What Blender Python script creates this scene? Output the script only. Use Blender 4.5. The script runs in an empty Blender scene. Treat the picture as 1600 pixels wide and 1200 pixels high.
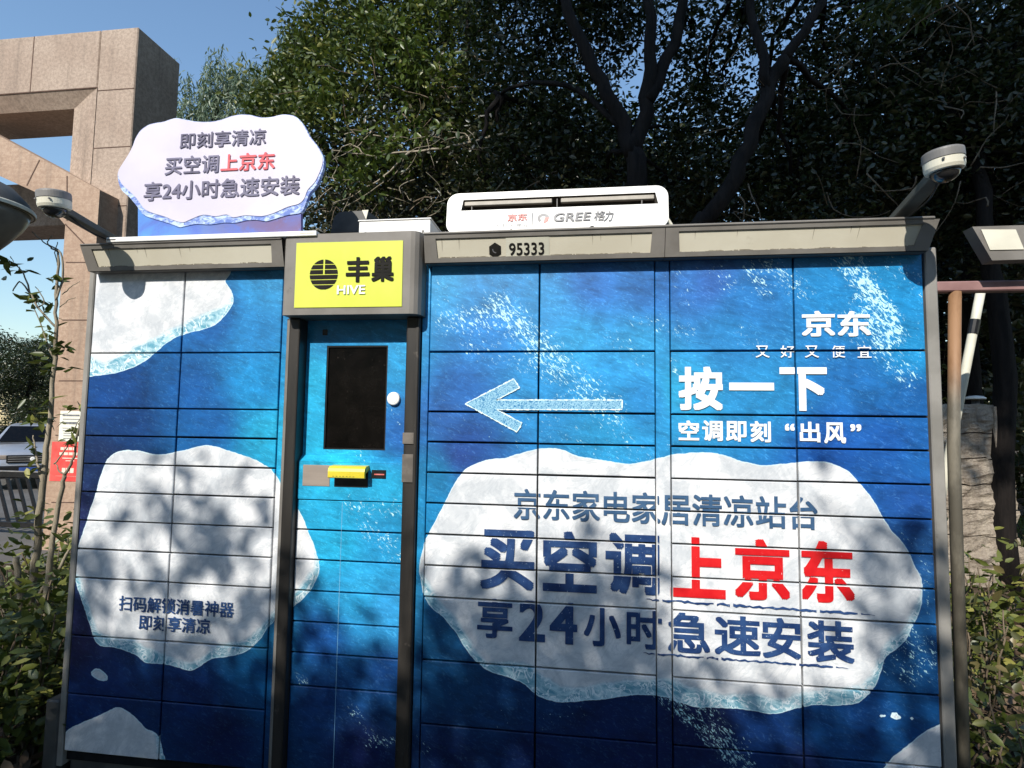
import bpy, bmesh, math, random
import numpy as np
from mathutils import Vector, Matrix, noise as mnoise
from mathutils.geometry import tessellate_polygon

sc = bpy.context.scene
COL = sc.collection
R = math.radians

# ------------------------------------------------------------------ camera
CAM = Vector((2.15433, -2.19568, 1.52018))
YAW, PITCH, ROLL, FPX = -0.132944, 0.0724816, 0.0137837, 885.47
fwd = Vector((math.sin(YAW)*math.cos(PITCH), math.cos(YAW)*math.cos(PITCH), math.sin(PITCH)))
_r = Vector((math.cos(YAW), -math.sin(YAW), 0)); _u = _r.cross(fwd)
cr = math.cos(ROLL)*_r + math.sin(ROLL)*_u
cu = -math.sin(ROLL)*_r + math.cos(ROLL)*_u
cam = bpy.data.cameras.new('camera')
cam.sensor_fit = 'HORIZONTAL'; cam.sensor_width = 36; cam.lens = 36*FPX/1600
cam.clip_start = .05; cam.clip_end = 500
camo = bpy.data.objects.new('camera', cam); COL.objects.link(camo)
camo.matrix_world = Matrix(((cr.x, cu.x, -fwd.x, CAM.x), (cr.y, cu.y, -fwd.y, CAM.y), (cr.z, cu.z, -fwd.z, CAM.z), (0, 0, 0, 1)))
sc.camera = camo
def at(px, py, Y):
    """the point of the vertical plane y=Y seen at a photo pixel"""
    d = fwd + cr*((px-800)/FPX) + cu*((600-py)/FPX)
    return CAM + d*((Y-CAM.y)/d.y)
def atz(px, py, z=0.0):
    d = fwd + cr*((px-800)/FPX) + cu*((600-py)/FPX)
    return CAM + d*((z-CAM.z)/d.z)

# ------------------------------------------------------------------ light
AZ, EL = R(15.5), R(37)
sdir = Vector((math.sin(AZ)*math.cos(EL), math.cos(AZ)*math.cos(EL), -math.sin(EL)))
world = bpy.data.worlds.new('World'); sc.world = world; world.use_nodes = True
wn = world.node_tree.nodes; bg = wn['Background']
sky = wn.new('ShaderNodeTexSky'); sky.sky_type = 'NISHITA'; sky.sun_disc = False
sky.sun_elevation = EL; sky.sun_rotation = math.pi + AZ; sky.air_density = 1.55; sky.dust_density = .3; sky.ozone_density = 5.0
world.node_tree.links.new(sky.outputs[0], bg.inputs[0]); bg.inputs[1].default_value = .15
sl = bpy.data.lights.new('sun', 'SUN'); sl.energy = 4.7; sl.angle = R(.42); sl.color = (1, .95, .87)
so = bpy.data.objects.new('sun', sl); COL.objects.link(so); so.rotation_euler = sdir.to_track_quat('-Z', 'Y').to_euler(); so.location = (0, -8, 12)
sc.view_settings.view_transform = 'Standard'; sc.view_settings.look = 'None'; sc.view_settings.exposure = 0.28; sc.view_settings.gamma = 1
sc.cycles.max_bounces = 6; sc.cycles.diffuse_bounces = 3; sc.cycles.glossy_bounces = 3; sc.cycles.transmission_bounces = 3; sc.cycles.transparent_max_bounces = 6

# ------------------------------------------------------------------ helpers
def lin(r, g, b):
    f = lambda c: (c/255/12.92) if c <= 10 else ((c/255+.055)/1.055)**2.4
    return (f(r), f(g), f(b))
def tag(o, label=None, cat=None, group=None, kind=None):
    if label: o['label'] = label
    if cat: o['category'] = cat
    if group: o['group'] = group
    if kind: o['kind'] = kind
    return o
def thing(name, label, cat, loc=(0, 0, 0), group=None):
    o = bpy.data.objects.new(name, None); COL.objects.link(o); o.location = loc; o.empty_display_size = .1
    return tag(o, label, cat, group)
def world_loc(p):
    v = Vector(p.location)
    while p.parent: p = p.parent; v = v if False else v
    return v
def adopt(o, parent):
    o.parent = parent
    if parent.parent is None: o.matrix_parent_inverse = Matrix.Translation(-Vector(parent.location))
    return o
def link(name, me, mat, parent=None):
    o = bpy.data.objects.new(name, me); COL.objects.link(o)
    for m in (mat if isinstance(mat, (list, tuple)) else [mat]): me.materials.append(m)
    if parent: adopt(o, parent)
    return o
def from_bm(name, bm, mat, parent=None, smooth=False):
    bmesh.ops.recalc_face_normals(bm, faces=bm.faces)
    me = bpy.data.meshes.new(name); bm.to_mesh(me); bm.free()
    if smooth: me.shade_smooth()
    return link(name, me, mat, parent)
def box(bm, x0, x1, y0, y1, z0, z1, bev=0.0, seg=1):
    vs = [bm.verts.new((x, y, z)) for x in (x0, x1) for y in (y0, y1) for z in (z0, z1)]
    q = [(0, 1, 3, 2), (4, 6, 7, 5), (0, 4, 5, 1), (2, 3, 7, 6), (0, 2, 6, 4), (1, 5, 7, 3)]
    fs = [bm.faces.new([vs[i] for i in f]) for f in q]
    if bev:
        es = list({e for f in fs for e in f.edges})
        bmesh.ops.bevel(bm, geom=es, offset=bev, segments=seg, affect='EDGES', profile=.5)
    return vs
def boxo(name, dims, mat, parent=None, bev=.003, seg=1):
    bm = bmesh.new(); box(bm, *dims, bev=bev, seg=seg); return from_bm(name, bm, mat, parent)
def catmull(pts, n=5, closed=True):
    out = []; N = len(pts)
    for i in range(N if closed else N-1):
        g = (lambda k: pts[k % N]) if closed else (lambda k: pts[max(0, min(N-1, k))])
        p0, p1, p2, p3 = g(i-1), g(i), g(i+1), g(i+2)
        for j in range(n):
            t = j/n
            out.append(tuple(.5*(2*b+(c-a)*t+(2*a-5*b+4*c-d)*t*t+(-a+3*b-3*c+d)*t**3) for a, b, c, d in zip(p0, p1, p2, p3)))
    if not closed: out.append(tuple(pts[-1]))
    return out
def plate_bm(bm, outer, holes, f0, f1, walls=True):
    """2D outline (x,z) with holes; f0 / f1 map it to the front and the back sheet"""
    loops = [outer]+list(holes)
    flat = [p for l in loops for p in l]
    tris = tessellate_polygon([[Vector((p[0], p[1], 0)) for p in l] for l in loops])
    fv = [bm.verts.new(f0(*p)) for p in flat]
    for t in tris:
        try: bm.faces.new([fv[i] for i in t])
        except ValueError: pass
    if f1:
        bv = [bm.verts.new(f1(*p)) for p in flat]
        for t in tris:
            try: bm.faces.new([bv[i] for i in reversed(t)])
            except ValueError: pass
        k = 0
        for l in loops:
            n = len(l)
            for i in range(n):
                a, b = k+i, k+(i+1) % n
                try: bm.faces.new((fv[a], fv[b], bv[b], bv[a]))
                except ValueError: pass
            k += n
def plate(name, outer, y0, y1, mat, parent=None, holes=(), smooth=False):
    bm = bmesh.new()
    plate_bm(bm, outer, holes, lambda x, z: (x, y0, z), (lambda x, z: (x, y1, z)) if y1 is not None else None)
    return from_bm(name, bm, mat, parent)
def tube(bm, pts, r0, r1=None, seg=8, cap=True, jit=0):
    r1 = r0 if r1 is None else r1
    pts = [Vector(p) for p in pts]; n = len(pts); rings = []
    prev = None
    for i, p in enumerate(pts):
        d = (pts[min(i+1, n-1)]-pts[max(i-1, 0)]).normalized()
        a = d.orthogonal().normalized() if prev is None else (prev-d*prev.dot(d)).normalized()
        prev = a; b = d.cross(a); r = r0+(r1-r0)*i/max(1, n-1)
        rings.append([bm.verts.new(p+(a*math.cos(t)+b*math.sin(t))*r*(1+(random.uniform(-jit, jit) if jit else 0))) for t in [2*math.pi*k/seg for k in range(seg)]])
    for i in range(n-1):
        for k in range(seg):
            bm.faces.new((rings[i][k], rings[i][(k+1) % seg], rings[i+1][(k+1) % seg], rings[i+1][k]))
    if cap:
        bm.faces.new(rings[0][::-1]); bm.faces.new(rings[-1])
def lathe(bm, prof, c, seg=32, axis='z', squash=1):
    c = Vector(c); rings = []
    for r, h in prof:
        rg = []
        for k in range(seg):
            t = 2*math.pi*k/seg
            v = Vector((r*math.cos(t), r*math.sin(t), h)) if axis == 'z' else Vector((r*math.cos(t), -h, r*math.sin(t)))
            rg.append(bm.verts.new(c+v))
        rings.append(rg)
    for i in range(len(prof)-1):
        for k in range(seg):
            try: bm.faces.new((rings[i][k], rings[i][(k+1) % seg], rings[i+1][(k+1) % seg], rings[i+1][k]))
            except ValueError: pass
    bm.faces.new(rings[0][::-1]); bm.faces.new(rings[-1])
def rrect(x0, x1, z0, z1, r, n=5):
    out = []
    for cx, cz, a in ((x1-r, z1-r, 0), (x0+r, z1-r, 90), (x0+r, z0+r, 180), (x1-r, z0+r, 270)):
        for k in range(n+1):
            t = R(a+90*k/n); out.append((cx+r*math.cos(t), cz+r*math.sin(t)))
    return out

# ------------------------------------------------------------------ materials
class NT:
    def __init__(s, name):
        s.m = bpy.data.materials.new(name); s.m.use_nodes = True; s.t = s.m.node_tree
        s.p = s.t.nodes['Principled BSDF']; s.out = s.t.nodes['Material Output']
    def n(s, typ, **kw):
        nd = s.t.nodes.new('ShaderNode'+typ)
        for k, v in kw.items(): setattr(nd, k, v)
        return nd
    def l(s, a, b): s.t.links.new(a, b)
    def put(s, sock, v):
        if isinstance(v, bpy.types.NodeSocket): s.l(v, sock)
        elif isinstance(v, (tuple, list)) and len(v) == 3 and sock.type == 'RGBA': sock.default_value = (*v, 1)
        else: sock.default_value = v
    def coord(s, scale=(1, 1, 1), rot=(0, 0, 0), kind='Object'):
        tc = s.n('TexCoord'); mp = s.n('Mapping'); s.l(tc.outputs[kind], mp.inputs[0])
        mp.inputs['Scale'].default_value = scale
        if any(rot):                      # turn first, then stretch
            m0 = s.n('Mapping'); m0.inputs['Rotation'].default_value = rot; s.l(tc.outputs[kind], m0.inputs[0]); s.l(m0.outputs[0], mp.inputs[0])
        return mp.outputs[0]
    def noise(s, vec, scale, detail=4, rough=.55, dist=0):
        nd = s.n('TexNoise'); s.l(vec, nd.inputs['Vector']); nd.inputs['Scale'].default_value = scale
        nd.inputs['Detail'].default_value = detail; nd.inputs['Roughness'].default_value = rough; nd.inputs['Distortion'].default_value = dist
        return nd.outputs['Fac']
    def vor(s, vec, scale, feature='F1'):
        nd = s.n('TexVoronoi', feature=feature); s.l(vec, nd.inputs['Vector']); nd.inputs['Scale'].default_value = scale
        return nd.outputs[0]
    def math(s, op, a, b=None, c=None, clamp=False):
        nd = s.n('Math', operation=op); nd.use_clamp = clamp
        for i, v in enumerate((a, b, c)):
            if v is not None: s.put(nd.inputs[i], v)
        return nd.outputs[0]
    def step(s, v, a, b):
        nd = s.n('MapRange'); nd.interpolation_type = 'SMOOTHSTEP'; s.put(nd.inputs[0], v); s.put(nd.inputs[1], a); s.put(nd.inputs[2], b)
        return nd.outputs[0]
    def mix(s, f, a, b, mode='MIX'):
        nd = s.n('Mix', data_type='RGBA', blend_type=mode); s.put(nd.inputs[0], f); s.put(nd.inputs[6], a); s.put(nd.inputs[7], b)
        return nd.outputs[2]
    def attr(s, name, out='Fac'):
        nd = s.n('Attribute', attribute_name=name); return nd.outputs[out]
    def bump(s, h, strength=.2, dist=.01):
        nd = s.n('Bump'); nd.inputs['Strength'].default_value = strength; nd.inputs['Distance'].default_value = dist
        s.l(h, nd.inputs['Height']); s.l(nd.outputs[0], s.p.inputs['Normal'])
    def base(s, v, rough=.5, spec=.5, metal=0):
        s.put(s.p.inputs['Base Color'], v); s.put(s.p.inputs['Roughness'], rough); s.p.inputs['Specular IOR Level'].default_value = spec; s.p.inputs['Metallic'].default_value = metal
        return s.m

def mottled(name, c1, c2, scale=8, rough=.5, spec=.4, metal=0, detail=6, bump=0, stretch=(1, 1, 1), lo=.35, hi=.65, grime=None):
    t = NT(name); v = t.coord(stretch); f = t.noise(v, scale, detail)
    c = t.mix(t.step(f, lo, hi), c1, c2)
    if grime:
        g = t.noise(t.coord((1, 1, 1)), grime[0], 8, .7)
        c = t.mix(t.step(g, grime[1], grime[1]+.15), c, grime[2])
    if bump: t.bump(f, bump, .01)
    return t.base(c, rough, spec, metal)

def ice_colours(t):
    """snow top and turquoise ice edge of the printed floes"""
    v = t.coord()
    n1 = t.noise(v, 7, 8, .62, .6); n2 = t.noise(t.coord((1, 1, 1)), 45, 5, .7)
    snow = t.mix(t.step(n1, .38, .62), (.54, .565, .59), (.80, .80, .80))
    n5 = t.noise(t.coord((5, 1, 9), (0, R(35), 0)), 1.2, 7, .7, 2.2)
    snow = t.mix(t.math('MULTIPLY', t.step(t.math('ABSOLUTE', t.math('SUBTRACT', n5, .5)), .05, 0.0), .30), snow, (.36, .40, .44))
    snow = t.mix(t.math('MULTIPLY', t.step(n2, .5, .72), .35), snow, (.78, .79, .80))
    n3 = t.noise(t.coord((9, 1, 22), (0, R(-25), 0)), 1.4, 5, .65, 1.4)
    n4 = t.noise(t.coord((1, 1, 1)), 13, 4, .6, 1.6)
    rim = t.mix(t.step(n3, .35, .65), (.10, .32, .43), (.48, .68, .74))
    rim = t.mix(t.step(t.math('ABSOLUTE', t.math('SUBTRACT', n4, .5)), .035, .0), rim, (.80, .88, .90))
    return snow, rim

def make_print(name):
    t = NT(name); v = t.coord()
    base = t.attr('print', 'Color')
    m1 = t.noise(v, 5.5, 8, .62, .8)
    m2 = t.noise(t.coord((9, 1, 30), (0, R(-14), 0)), 1.3, 7, .68, 1.0)
    k = t.math('ADD', t.math('MULTIPLY', m1, .9), t.math('MULTIPLY', m2, .9))          # about .9
    vv = t.n('CombineColor'); br = t.math('ADD', t.math('MULTIPLY', t.math('SUBTRACT', k, .9), 1.5), 1.0)
    for i in range(3): t.l(br, vv.inputs[i])
    c = t.mix(1.0, base, vv.outputs[0], 'MULTIPLY')
    # caustic glints of the printed water
    ripple = t.noise(t.coord((26, 1, 60), (0, R(-30), 0)), 1.5, 5, .7, 1.6)
    c = t.mix(t.math('MULTIPLY', t.step(ripple, .53, .68), .55), c, t.mix(1.0, t.mix(.06, c, (.3, .6, .8)), (2.0, 1.9, 1.7), 'MULTIPLY'))
    # foam flecks
    foam = t.attr('foam')
    f1 = t.noise(t.coord((46, 1, 118), (0, R(-47), 0)), 1.0, 4, .72, .8)
    thr = t.math('SUBTRACT', .79, t.math('MULTIPLY', foam, .285))
    fm = t.step(f1, thr, t.math('ADD', thr, .05))
    fm = t.math('MULTIPLY', fm, t.step(foam, .02, .2))
    c = t.mix(t.math('MULTIPLY', fm, .85), c, (.60, .93, .94))
    snow, rim = ice_colours(t)
    w = t.math('MULTIPLY', t.math('SUBTRACT', t.noise(v, 22, 5, .6), .5), .014)
    do = t.math('ADD', t.attr('ice_outer'), w); dw = t.math('ADD', t.attr('ice_white'), t.math('MULTIPLY', w, 1.8))
    line = t.step(t.math('ABSOLUTE', dw), .005, .0015)
    icec = t.mix(t.step(dw, -.016, .012), snow, rim)
    icec = t.mix(t.math('MULTIPLY', line, .3), icec, (.75, .88, .92))
    icec = t.mix(t.math('MULTIPLY', t.step(t.math('ABSOLUTE', do), .0045, .001), .8), icec, (.62, .82, .88))
    c = t.mix(t.step(do, -.001, .001), icec, c)
    t.bump(t.noise(t.coord((1, 1, 1)), 55, 3, .5), .035, .004)
    return t.base(c, .38, .35)

M = {}
M['print'] = make_print('printed_wrap')
M['dark'] = mottled('dark_seam', (.006, .007, .009), (.012, .013, .016), 20, .7, .2)
M['frame'] = mottled('warm_grey_paint', (.15, .137, .12), (.20, .185, .165), 6, .5, .4, grime=(14, .6, (.10, .09, .075)))
M['side'] = mottled('cabinet_side_paint', (.20, .19, .17), (.28, .265, .24), 5, .5, .4, grime=(9, .6, (.12, .11, .095)))
M['post'] = mottled('dark_post_paint', (.014, .0125, .011), (.030, .026, .022), 14, .42, .45, stretch=(1, 1, .15), grime=(16, .6, (.10, .085, .07)))
M['panel'] = mottled('dirty_light_panel', (.50, .46, .36), (.56, .525, .42), 3, .45, .35, grime=(7, .62, (.36, .32, .24)))
M['white'] = mottled('white_plastic', (.80, .79, .76), (.86, .85, .82), 4, .4, .45)
M['cream'] = mottled('aged_white_plastic', (.62, .59, .48), (.70, .67, .55), 9, .4, .4, grime=(20, .63, (.42, .39, .30)))
M['grey'] = mottled('grey_plastic', (.16, .155, .15), (.22, .21, .2), 10, .5, .4)
M['greyd'] = mottled('dark_grey_metal', (.055, .056, .055), (.085, .085, .08), 9, .5, .4)
M['black'] = mottled('black_plastic', (.008, .008, .009), (.016, .015, .015), 30, .35, .4)
M['steel'] = mottled('brushed_plate', (.26, .215, .18), (.30, .25, .21), 6, .5, .4, stretch=(1, 1, 8))
M['yellow'] = mottled('yellow_plastic', (.62, .50, .03), (.70, .58, .05), 8, .35, .5)
M['signyellow'] = mottled('yellow_sign_film', (.58, .64, .06), (.64, .69, .10), 2.5, .4, .4, grime=(3, .6, (.74, .62, .03)))
M['ink'] = mottled('black_ink', (.008, .007, .006), (.013, .012, .010), 30, .6, .12)
M['whiteink'] = mottled('white_print', (.80, .82, .84), (.88, .89, .90), 30, .4, .3)
M['paleink'] = mottled('pale_yellow_print', (.80, .80, .40), (.86, .86, .5), 30, .4, .3)
def frosted_ink(name, c1, c2, fleck, lo=.66):
    t = NT(name); n = t.noise(t.coord(), 12, 5, .6); f = t.noise(t.coord((1, 1, 1)), 130, 3, .7)
    c = t.mix(t.step(n, .35, .65), c1, c2); c = t.mix(t.math('MULTIPLY', t.step(f, lo, lo+.05), .8), c, fleck)
    return t.base(c, .4, .3)
M['navy'] = frosted_ink('navy_print', (.012, .035, .12), (.03, .075, .20), (.55, .66, .75), .66)
M['red'] = frosted_ink('red_print', (.55, .008, .012), (.66, .018, .02), (.85, .62, .62), .69)
M['slate'] = frosted_ink('blue_grey_print', (.035, .085, .17), (.06, .125, .23), (.5, .6, .68), .72)
M['glareink'] = mottled('glare_grey_print', (.11, .10, .15), (.19, .18, .26), 9, .5, .25)  # greyed to put the glare on the sign into the ink
M['glarered'] = mottled('glare_red_print', (.60, .07, .09), (.66, .13, .14), 9, .4, .4)  # red paled by the same glare, held in the ink colour
M['acgrey'] = mottled('grey_logo_print', (.13, .13, .14), (.22, .22, .23), 40, .4, .4)
M['acred'] = mottled('red_logo_print', (.62, .10, .08), (.68, .2, .18), 40, .4, .4)
M['acfaint'] = mottled('faint_logo_print', (.62, .52, .48), (.7, .6, .55), 40, .4, .4)

def screen_mat():
    t = NT('dusty_black_glass'); n = t.noise(t.coord(), 11, 8, .7); f = t.noise(t.coord(), 120, 2, .6)
    c = t.mix(t.step(n, .4, .7), (.002, .0018, .0018), (.005, .004, .0035)); c = t.mix(t.math('MULTIPLY', t.step(f, .72, .78), .3), c, (.16, .13, .11))
    return t.base(c, t.math('ADD', t.math('MULTIPLY', n, .2), .12), .14)
M['screen'] = screen_mat()
def glass_dome():
    t = NT('smoked_dome_glass'); n = t.noise(t.coord(), 8, 3)
    return t.base(t.mix(n, (.012, .011, .010), (.05, .045, .042)), .08, .7)
M['dome'] = glass_dome()
def arrow_mat():
    t = NT('ice_arrow_print'); n = t.noise(t.coord((1, 1, 1)), 75, 5, .75, 1.5); n2 = t.noise(t.coord(), 30, 4, .6)
    c = t.mix(t.step(t.math('ABSOLUTE', t.math('SUBTRACT', n, .5)), .07, .015), (.03, .19, .40), (.36, .62, .74))
    return t.base(t.mix(t.math('MULTIPLY', t.step(n2, .5, .66), .2), c, (.25, .52, .64)), .4, .3)
M['arrow'] = arrow_mat()
M['arrowedge'] = mottled('ice_arrow_edge', (.62, .82, .86), (.8, .92, .93), 90, .4, .3)
def floe_mat():
    t = NT('sign_ice_edge'); s, r = ice_colours(t)
    n = t.noise(t.coord((1, 1, 2.2)), 24, 6, .7, 1.4)
    return t.base(t.mix(t.step(n, .42, .6), (.13, .20, .52), (.52, .64, .86)), .35, .45)
M['floe'] = floe_mat()
def signback():
    t = NT('sign_sea_print'); tc = t.n('TexCoord'); sp = t.n('SeparateXYZ'); t.l(tc.outputs['Object'], sp.inputs[0])
    f = t.step(sp.outputs[0], .2, .9); n = t.noise(t.coord(), 9, 7, .65, .8)
    c = t.mix(f, (.10, .27, .66), (.16, .11, .24)); c = t.mix(t.step(n, .42, .68), c, (.10, .16, .50))
    fl = t.noise(t.coord(), 90, 3, .7); c = t.mix(t.math('MULTIPLY', t.step(fl, .70, .74), .5), c, (.6, .6, .8))
    return t.base(c, .35, .45)
M['signback'] = signback()
M['signwhite'] = mottled('sign_white_print', (.58, .545, .65), (.64, .605, .69), 3, .4, .4)

def granite(name, c1, c2, c3, streak=False, rough_bump=0, blocks=None):
    t = NT(name); v = t.coord(); n1 = t.noise(v, 1.2, 5, .6); n2 = t.noise(v, 26, 4, .85)
    c = t.mix(t.step(n1, .35, .65), c1, c2)
    c = t.mix(t.step(n2, .40, .60), t.mix(.55, c, c3), c)
    if streak:
        n3 = t.noise(t.coord((3, 3, 26)), 1.1, 6, .7, .6); c = t.mix(t.math('MULTIPLY', t.step(n3, .45, .7), .5), c, c3)
    drip = t.noise(t.coord((6, 6, .45)), 1, 6, .65); c = t.mix(t.math('MULTIPLY', t.step(drip, .5, .72), .5), c, (.16, .12, .09))
    if rough_bump: t.bump(t.noise(v, 9, 8, .7), rough_bump, .06)
    return t.base(c, .7, .3)
M['granite'] = granite('pink_granite', (.37, .275, .21), (.44, .34, .265), (.19, .14, .105))
M['granite_s'] = granite('striated_pink_granite', (.39, .27, .19), (.45, .325, .235), (.27, .17, .115), True)
M['rock'] = granite('rough_granite', (.36, .30, .23), (.46, .39, .30), (.20, .16, .13), False, 1.0)
M['joint'] = mottled('stone_joint', (.10, .065, .05), (.14, .09, .07), 8, .9, .1)
def bark(name, c1, c2):
    t = NT(name); n = t.noise(t.coord((12, 12, 2)), 1, 8, .7, .6); t.bump(n, .8, .03)
    return t.base(t.mix(t.step(n, .35, .65), c1, c2), .85, .2)
M['bark'] = bark('dark_bark', (.005, .004, .0035), (.016, .012, .010))
M['barkp'] = bark('pale_bark', (.20, .17, .12), (.36, .31, .23))
M['twig'] = bark('twig_bark', (.10, .075, .05), (.22, .17, .12))
def leafm(name, a, b, c, rough=.42, trans=.22):
    t = NT(name); k = t.attr('tint'); n = t.noise(t.coord(), .9, 3)
    col = t.mix(t.step(k, .0, .6), a, b); col = t.mix(t.step(k, .75, 1.0), col, c); col = t.mix(t.math('MULTIPLY', t.step(n, .4, .7), .4), col, a)
    t.base(col, rough, .5)
    tr = t.n('BsdfTranslucent'); t.l(t.mix(.5, col, (.10, .16, .02)), tr.inputs[0]); ms = t.n('MixShader'); ms.inputs[0].default_value = trans
    t.l(t.p.outputs[0], ms.inputs[1]); t.l(tr.outputs[0], ms.inputs[2]); t.l(ms.outputs[0], t.out.inputs[0])
    return t.m
M['leaf'] = leafm('evergreen_leaves', (.026, .046, .010), (.06, .085, .017), (.16, .16, .035))
M['leafa'] = leafm('broad_leaves', (.035, .058, .012), (.085, .11, .022), (.24, .23, .05))
M['sprayl'] = leafm('yellow_green_leaves', (.05, .085, .014), (.09, .125, .02), (.17, .18, .04), .4, .3)
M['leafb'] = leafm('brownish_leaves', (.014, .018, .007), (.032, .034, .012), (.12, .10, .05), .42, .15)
M['leafd'] = leafm('dark_evergreen_leaves', (.011, .018, .007), (.026, .036, .012), (.085, .078, .035), .34, trans=.16)
M['leafw'] = leafm('willow_leaves', (.09, .14, .085), (.15, .20, .13), (.22, .25, .16))
M['leafs'] = leafm('shrub_leaves', (.05, .072, .014), (.12, .14, .028), (.30, .28, .07))
M['leafr'] = leafm('undergrowth_leaves', (.045, .052, .014), (.085, .085, .026), (.22, .17, .07))
M['litter'] = leafm('dry_leaves', (.07, .045, .028), (.13, .085, .05), (.24, .17, .10), .7, .05)
M['grassm'] = leafm('grass_blades', (.05, .085, .012), (.09, .13, .02), (.17, .18, .05))

# ------------------------------------------------------------------ ground
def ground_mat():
    t = NT('soil_and_litter'); v = t.coord(); n = t.noise(v, 3, 8, .65); n2 = t.noise(v, 30, 6, .7)
    c = t.mix(t.step(n, .35, .65), (.035, .024, .016), (.085, .06, .038)); c = t.mix(t.step(n2, .5, .68), c, (.15, .105, .065)); t.bump(n2, .7, .03)
    return t.base(c, .9, .2)
bm = bmesh.new(); bmesh.ops.create_grid(bm, x_segments=60, y_segments=60, size=120)
for v_ in bm.verts: v_.co.z = -.001
g = from_bm('ground', bm, ground_mat()); tag(g, kind='structure')
def asphalt():
    t = NT('asphalt'); n = t.noise(t.coord(), 60, 5, .7); m = t.noise(t.coord(), 1.4, 5, .6)
    return t.base(t.mix(t.step(m, .3, .7), t.mix(n, (.10, .095, .09), (.16, .15, .14)), t.mix(n, (.07, .066, .06), (.12, .11, .10))), .85, .3)
plv = [(-40, 3.1), (-3.4, 3.1), (-3.4, 30), (-40, 30)]
bm = bmesh.new(); bm.faces.new([bm.verts.new((x, y, .004)) for x, y in plv]); tag(from_bm('driveway', bm, asphalt()), kind='structure')
def pave():
    t = NT('concrete_paving'); n = t.noise(t.coord(), 4, 7, .65); b = t.n('TexBrick'); t.l(t.coord((1, 1, 1)), b.inputs[0]); b.inputs['Scale'].default_value = 2.2; b.inputs['Mortar Size'].default_value = .012
    t.put(b.inputs['Color1'], (.115, .11, .10)); t.put(b.inputs['Color2'], (.095, .09, .083)); t.put(b.inputs['Mortar'], (.10, .09, .08))
    return t.base(t.mix(t.math('MULTIPLY', n, .5), b.outputs[0], (.11, .10, .09)), .85, .3)
bm = bmesh.new(); bm.faces.new([bm.verts.new(p) for p in ((-14, -14, .005), (14, -14, .005), (14, -.7, .005), (-14, -.7, .005))]); tag(from_bm('pavement', bm, pave()), kind='structure')

# ------------------------------------------------------------------ the printed artwork (flat print on the doors)
def P(px, py, Y=0.0):
    p = at(px, py, Y); return (p.x, p.z)
def poly(pts, n=4, Y=0.0): return [P(x, y, Y) for x, y in catmull(pts, n)]
FLOE_O = [
 [(655,885),(662,850),(680,815),(700,775),(715,747),(732,730),(760,719),(790,715),(820,706),(850,700),(880,703),(900,712),(930,717),(960,722),(985,724),(1010,720),(1040,713),(1070,708),(1110,707),(1140,714),(1165,722),(1190,727),(1220,725),(1250,722),(1285,721),(1310,728),(1330,740),(1345,757),(1360,775),(1375,800),(1390,825),(1408,845),(1420,862),(1430,885),(1440,905),(1441,930),(1437,955),(1425,980),(1415,1000),(1400,1015),(1385,1025),(1378,1045),(1370,1065),(1358,1085),(1340,1098),(1310,1103),(1280,1101),(1250,1106),(1225,1113),(1200,1115),(1160,1108),(1120,1106),(1090,1105),(1060,1097),(1030,1088),(990,1086),(950,1092),(920,1094),(890,1097),(860,1095),(835,1083),(815,1066),(790,1057),(765,1049),(745,1035),(725,1010),(710,985),(690,962),(675,950),(664,935),(657,910)],
 [(117,885),(122,855),(130,830),(140,800),(150,770),(158,740),(170,715),(190,704),(215,704),(240,710),(265,708),(290,703),(315,696),(335,697),(360,705),(390,715),(415,727),(432,745),(448,778),(465,800),(476,825),(490,860),(496,888),(488,915),(470,938),(448,955),(430,968),(418,982),(405,1000),(385,1018),(360,1025),(330,1030),(310,1042),(298,1048),(285,1045),(255,1037),(230,1036),(210,1022),(180,1012),(155,1008),(145,990),(135,960),(127,935),(119,910)],
 [(120,420),(343,418),(352,440),(362,455),(365,470),(358,485),(345,500),(335,508),(320,514),(290,522),(270,530),(250,545),(230,562),(205,575),(180,583),(140,588),(110,590)],
 [(95,1155),(110,1138),(130,1128),(155,1118),(175,1108),(185,1105),(200,1112),(215,1124),(228,1138),(245,1146),(251,1160),(254,1175),(252,1194),(180,1200),(90,1190)],
 [(1490,1122),(1474,1130),(1450,1140),(1430,1155),(1405,1175),(1385,1195),(1375,1225),(1420,1260),(1500,1260)],
 [(142,1050),(150,1044),(160,1048),(169,1058),(165,1064),(152,1061),(144,1056)],
 [(1390,1117),(1400,1113),(1408,1122),(1398,1124)], [(1374,1118),(1380,1115),(1385,1119),(1379,1123)], [(1420,1120),(1428,1122),(1432,1128),(1424,1126)]]
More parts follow.
